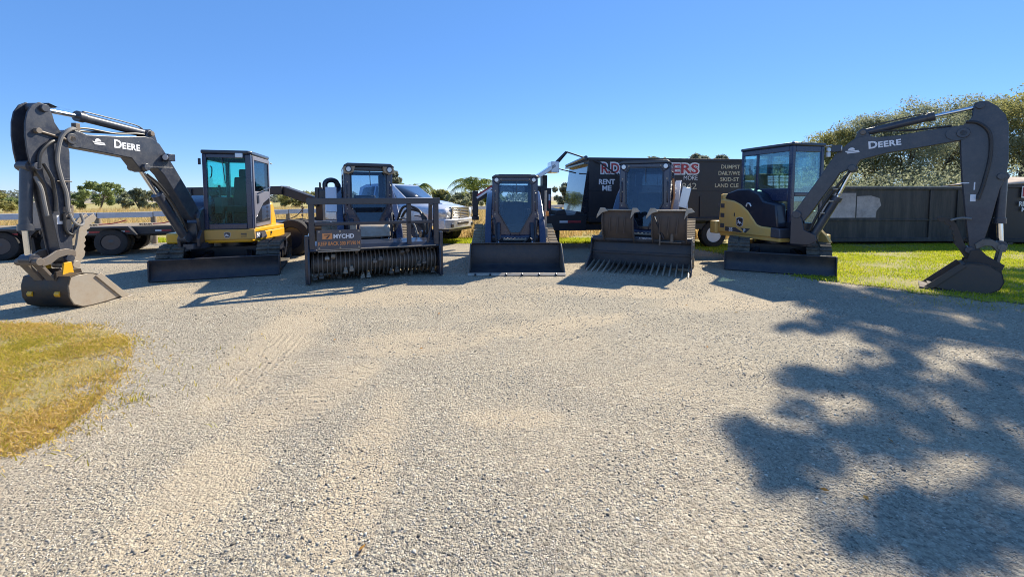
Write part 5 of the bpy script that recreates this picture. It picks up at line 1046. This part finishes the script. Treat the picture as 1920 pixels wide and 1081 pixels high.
def tree(name, x, y, h, w, leaf, label, size=.12, per=150, clumps=36, base=.25, group=None, cat='tree', bare=0, trunk=None):
    root = empty(name, (x, y, 0), 0, label, cat, group); mb = MB(); C, Rd = [], []
    tr = trunk or h * .03; nst = random.choice((1, 2, 2))
    stems = []
    for k in range(nst):
        e = Vector((random.uniform(-.2, .2) * w, random.uniform(-.15, .15) * w, h * random.uniform(.5, .62))); branch(mb, (0, 0, -.05), e, tr, tr * .45, .08); stems.append(e)
    while len(C) < clumps:
        t = random.uniform(0, 6.283); q = random.random() ** .55; z = base + (1 - base) * random.random() ** .8
        rad = w * .5 * q * (1 - .6 * max(0, (z - .5) / .5) ** 2) * random.uniform(.75, 1.12)
        c = Vector((rad * math.cos(t), rad * math.sin(t), h * (z * .93 + .02))); C.append(c); Rd.append(h * random.uniform(.06, .13) * (.6 + .4 * w / h))
    for c in C[:14]:
        s = min(stems, key=lambda e: (e - c).length); branch(mb, s * random.uniform(.55, 1), c, tr * .3, tr * .08, .12, 4)
    for _ in range(bare):
        c = random.choice(C); branch(mb, c * .8, c + Vector((random.uniform(-.1, .1) * w, random.uniform(-.1, .1) * w, h * .1)), tr * .12, tr * .03, .2, 3)
    mb.build('trunk', 'bark', root, 0)
    V = leaves(C, Rd, per, size); rawmesh('crown', V, 4, np.arange(len(V)), leaf, root); return root
BG = 'trees beyond the fence'
def at(px, Y): return (px - 960) / 800 * Y
def zt(py, Y): return 1.5 + (368 - py) * Y / 800
spec = [  # px centre, px width, top py, distance, leaf, kind of label
 (-30, 120, 362, 36, 'leaf_o', 'low olive bush at the far left edge'),
 (22, 58, 372, 40, 'leaf_g', 'small green bush under the leaning utility pole'),
 (182, 108, 344, 40, 'leaf_g', 'broad green tree right of the left excavator stick'),
 (266, 70, 354, 38, 'leaf_s', 'silvery grey bush left of the left excavator boom'),
 (318, 46, 378, 34, 'leaf_y', 'yellow green shrub below the left excavator boom'),
 (560, 130, 362, 60, 'leaf_o', 'olive tree seen under the gooseneck trailer neck'),
 (738, 30, 322, 46, 'leaf_d', 'thin dark tree top beside the mulcher loader cab'),
 (762, 56, 350, 22, 'leaf_y', 'yellow green shrub behind the pickup roof'),
 (828, 52, 357, 46, 'leaf_o', 'small olive tree left of the grey bushes'),
 (872, 84, 362, 44, 'leaf_s', 'grey leafed bushes behind the palm'),
 (928, 40, 352, 36, 'leaf_y', 'yellow flowering shrub left of the bucket loader'),
 (1062, 62, 345, 46, 'leaf_d', 'dark round tree between bucket loader and tall bin'),
 (1232, 60, 293, 44, 'leaf_d', 'tree top showing over the tall bin, behind the grapple loader'),
 (1312, 58, 289, 40, 'leaf_d', 'spreading tree top over the middle of the tall bin'),
 (1352, 36, 291, 46, 'leaf_d', 'small tree top over the right end of the tall bin')]
for px, pw, ty, Y, lf, lab in spec:
    h = zt(ty, Y); tree('tree' if h > 2.6 else 'bush', at(px, Y), Y, h, pw / 800 * Y, lf, lab, size=.10 + .0022 * Y, per=110 if h < 4 else 130, clumps=34 if h < 4 else 46, base=.12 if h < 3 else .45, group=BG, cat='tree' if h > 2.6 else 'bush')
oak = [(1500, 70, 268, 34, 'leaf_d'), (1562, 110, 241, 30, 'leaf_o'), (1640, 150, 214, 29, 'leaf_s'), (1742, 170, 178, 27, 'leaf_s'), (1838, 120, 182, 28, 'leaf_s'), (1440, 90, 290, 40, 'leaf_d'), (1925, 150, 150, 25, 'leaf_o')]
labs = ['dark oak just right of the right excavator cab', 'olive oak behind the bend of the right excavator boom', 'silvery oak behind the boom lettering of the right excavator', 'tall silvery oak behind the right excavator stick cylinder', 'pale oak behind the top of the right excavator stick', 'low dark oak seen through the right excavator cab', 'big olive oak at the right edge of the yard']
for (px, pw, ty, Y, lf), lab in zip(oak, labs):
    tree('oak_tree', at(px, Y), Y, zt(ty, Y) * .97, pw / 800 * Y * 1.5, lf, lab, size=.075, per=230, clumps=125, base=.10, group='oaks behind the bins', bare=14, trunk=.16)
# understorey and far tree line, each one mass
C = []; Rd = []
for i in range(260):
    x = random.uniform(-150, 120); C.append((x, random.uniform(95, 125), random.uniform(.2, 2.2))); Rd.append(random.uniform(.8, 1.9))
V = leaves(C, Rd, 70, .42); tag(rawmesh('treeline', V, 4, np.arange(len(V)), 'leaf_d'), 'far low tree line along the horizon', None, kind='stuff')
C = []; Rd = []
for i in range(150):
    C.append((random.uniform(11, 33), random.uniform(18.5, 23.5), random.uniform(.2, 2.6))); Rd.append(random.uniform(.5, 1.0))
V = leaves(C, Rd, 260, .065); tag(rawmesh('undergrowth', V, 4, np.arange(len(V)), 'leaf_s'), 'tangled grey undergrowth filling the space under the oaks', None, kind='stuff')
# palms
def palm(x, y, hc, spread, label, nf=15):
    root = empty('palm_tree', (x, y, 0), 0, label, 'palm', 'young palms beyond the fence'); mb = MB(); mb.tube([(0, 0, -.05), (.02, 0, hc * .5), (0, .02, hc)], [.16, .12, .09], 10); mb.build('trunk', 'bark', root, 0)
    for k in range(nf):
        a = k * 2.4 + random.uniform(-.3, .3); up = random.uniform(.6, 1.35); L = spread * random.uniform(.85, 1.15); d = Vector((math.cos(a), math.sin(a), 0)); pts = []
        for j in range(15):
            t = j / 14; pts.append(Vector((0, 0, hc)) + d * L * (t * math.cos(up * .7) + .12 * t) + Vector((0, 0, 1)) * L * (t * math.sin(up) * 1.45 - 1.15 * t ** 2.4))
        fm = MB(); fm.tube(pts, [.016 * (1 - j / 16) + .003 for j in range(15)], 5)
        for j in range(2, 15):
            tan = (pts[j] - pts[j - 1]).normalized(); sd = tan.cross(Vector((0, 0, 1))).normalized()
            for half in (0, .5):
                q = pts[j - 1].lerp(pts[j], half); ll = L * .30 * math.sin(math.pi * min(1, (j + half) / 15 * .85 + .1)) + .04
                for s_ in (-1, 1):
                    e = q + (sd * s_ * .8 + tan * .55 + Vector((0, 0, random.uniform(-.5, .15)))).normalized() * ll + Vector((0, 0, -ll * .25)); w = tan * .028
                    fm.add([q - w, q + w, e], [(0, 1, 2)])
        fm.build('frond', 'frond', root, 0)
palm(at(888, 24), 24, 1.75, 1.55, 'bright green palm left of the bucket loader', 20)
palm(at(776, 20), 20, 1.55, 1.15, 'young palm behind the pickup windshield', 12)
# bare shrub in the weeds and utility pole
sh = MB(); base_ = Vector((at(886, 15.2), 15.2, 0))
for k in range(9): branch(sh, base_ + Vector((random.uniform(-.03, .03), 0, 0)), base_ + Vector((random.uniform(-.38, .38), random.uniform(-.2, .2), random.uniform(.55, .95))), .014, .004, .15)
tag(sh.build('bare_shrub', 'bark', None, 0), 'leafless brown shrub standing in the dry weeds', 'shrub')
up_ = empty('utility_pole', (at(8, 62), 62, 0), 0, 'leaning dark utility pole on the far left skyline', 'utility pole')
MB().tube([(0, 0, 0), (-.35, 0, 2.4)], [.11, .08], 8).build('pole', 'bark', up_, 0); MB().bar((-.75, 0, 2.25), (.1, 0, 2.32), .08, .08).build('crossarm', 'bark', up_, 0)
# big oak standing just outside the frame on the right; its limbs overhang and shade the yard
BO = empty('shade_oak', (17.4, 10.2, 0), 0, 'big oak right of the yard, only its dappled shade showing on the gravel', 'tree')
shade = [  # patches of the yard (photo pixels) that each bough of the crown shades, with how dense it is
 ([(1425, 522), (1480, 518), (1560, 533), (1700, 546), (1920, 556), (2060, 556), (2060, 640), (1900, 640), (1780, 634), (1640, 622), (1540, 628), (1455, 626), (1500, 600), (1560, 590), (1480, 565)], .8),
 ([(1470, 708), (1530, 698), (1600, 690), (1625, 668), (1700, 660), (1745, 690), (1735, 722), (1650, 740), (1600, 760), (1540, 758), (1500, 735)], .9),
 ([(1830, 690), (1920, 672), (2060, 660), (2060, 745), (1880, 745)], .6), ([(1665, 762), (1740, 752), (1840, 770), (1920, 750), (2060, 750), (2060, 880), (1900, 878), (1850, 852), (1780, 835), (1720, 800)], .9),
 ([(1368, 815), (1400, 798), (1440, 815), (1500, 830), (1560, 835), (1600, 815), (1660, 830), (1690, 860), (1650, 880), (1590, 868), (1540, 882), (1480, 880), (1420, 868), (1385, 850)], .9),
 ([(1445, 892), (1580, 882), (1585, 945), (1500, 958), (1450, 925)], .7), ([(1600, 985), (1700, 965), (1920, 935), (2080, 900), (2080, 1090), (1600, 1090)], .65), ([(1830, 905), (2080, 885), (2080, 1090), (1820, 1090)], .45), ([(1680, 822), (1800, 850), (1790, 882), (1700, 890), (1640, 860)], .5), ([(1640, 632), (1765, 632), (1765, 668), (1640, 684)], .6), ([(1750, 742), (1920, 690), (2060, 690), (2060, 765), (1750, 772)], .6), ([(1560, 800), (1680, 795), (1700, 830), (1560, 842)], .6), ([(1865, 508), (2060, 495), (2060, 570), (1885, 572)], .8), ([(1470, 765), (1520, 760), (1540, 795), (1500, 802)], .5), ([(1700, 925), (1760, 910), (1770, 950), (1710, 955)], .5)]
C = []; Rd = []; ends = []
for poly, dens in shade:
    G_ = [((px - 960) / 800 * 1200 / (py - 368), 1200 / (py - 368)) for px, py in poly]; xs = [p[0] for p in G_]; ys = [p[1] for p in G_]
    area = abs(sum(G_[i][0] * G_[i - 1][1] - G_[i - 1][0] * G_[i][1] for i in range(len(G_)))) / 2; nc = int(area * 70 * dens) + 2; got = 0; z0 = None
    while got < nc:
        X, Y = random.uniform(min(xs), max(xs)), random.uniform(min(ys), max(ys))
        if not inpoly(np.array([X]), np.array([Y]), G_)[0] or math.sin(X * 5.6 + 1.3 * Y) * math.sin(Y * 4.6 - X) < -.86: continue
        z = (1.5 + .46 * Y) / .54 + .7 + random.uniform(0, 1.3); c = Vector((X + S.x / S.z * z, Y + S.y / S.z * z, z)) - BO.location
        C.append(c); Rd.append(random.uniform(.09, .17)); got += 1
        if got % 14 == 1: ends.append(c)
mb = MB(); hubs = []
mb.tube([(0, 0, -.1), (.05, .1, 2.0), (-.3, .3, 4.4), (-.9, .5, 6.8)], [.62, .48, .42, .36], 14)
for e in ((-4.6, -.6, 7.4), (-4.6, 2.2, 9.0), (-4.4, 5.0, 11.0), (-1.6, 4.0, 10.6)): hubs.append(branch(mb, (-.9, .5, 6.7), e, .26, .12, .04, 6))
for c in ends: q = min(hubs, key=lambda h_: (h_ - c).length); branch(mb, q, c, .04, .010, .1, 5)
mb.build('trunk', 'bark', BO, 0)
V = leaves(C, Rd, 44, .055, .8); rawmesh('crown', V, 4, np.arange(len(V)), 'leaf_g', BO)
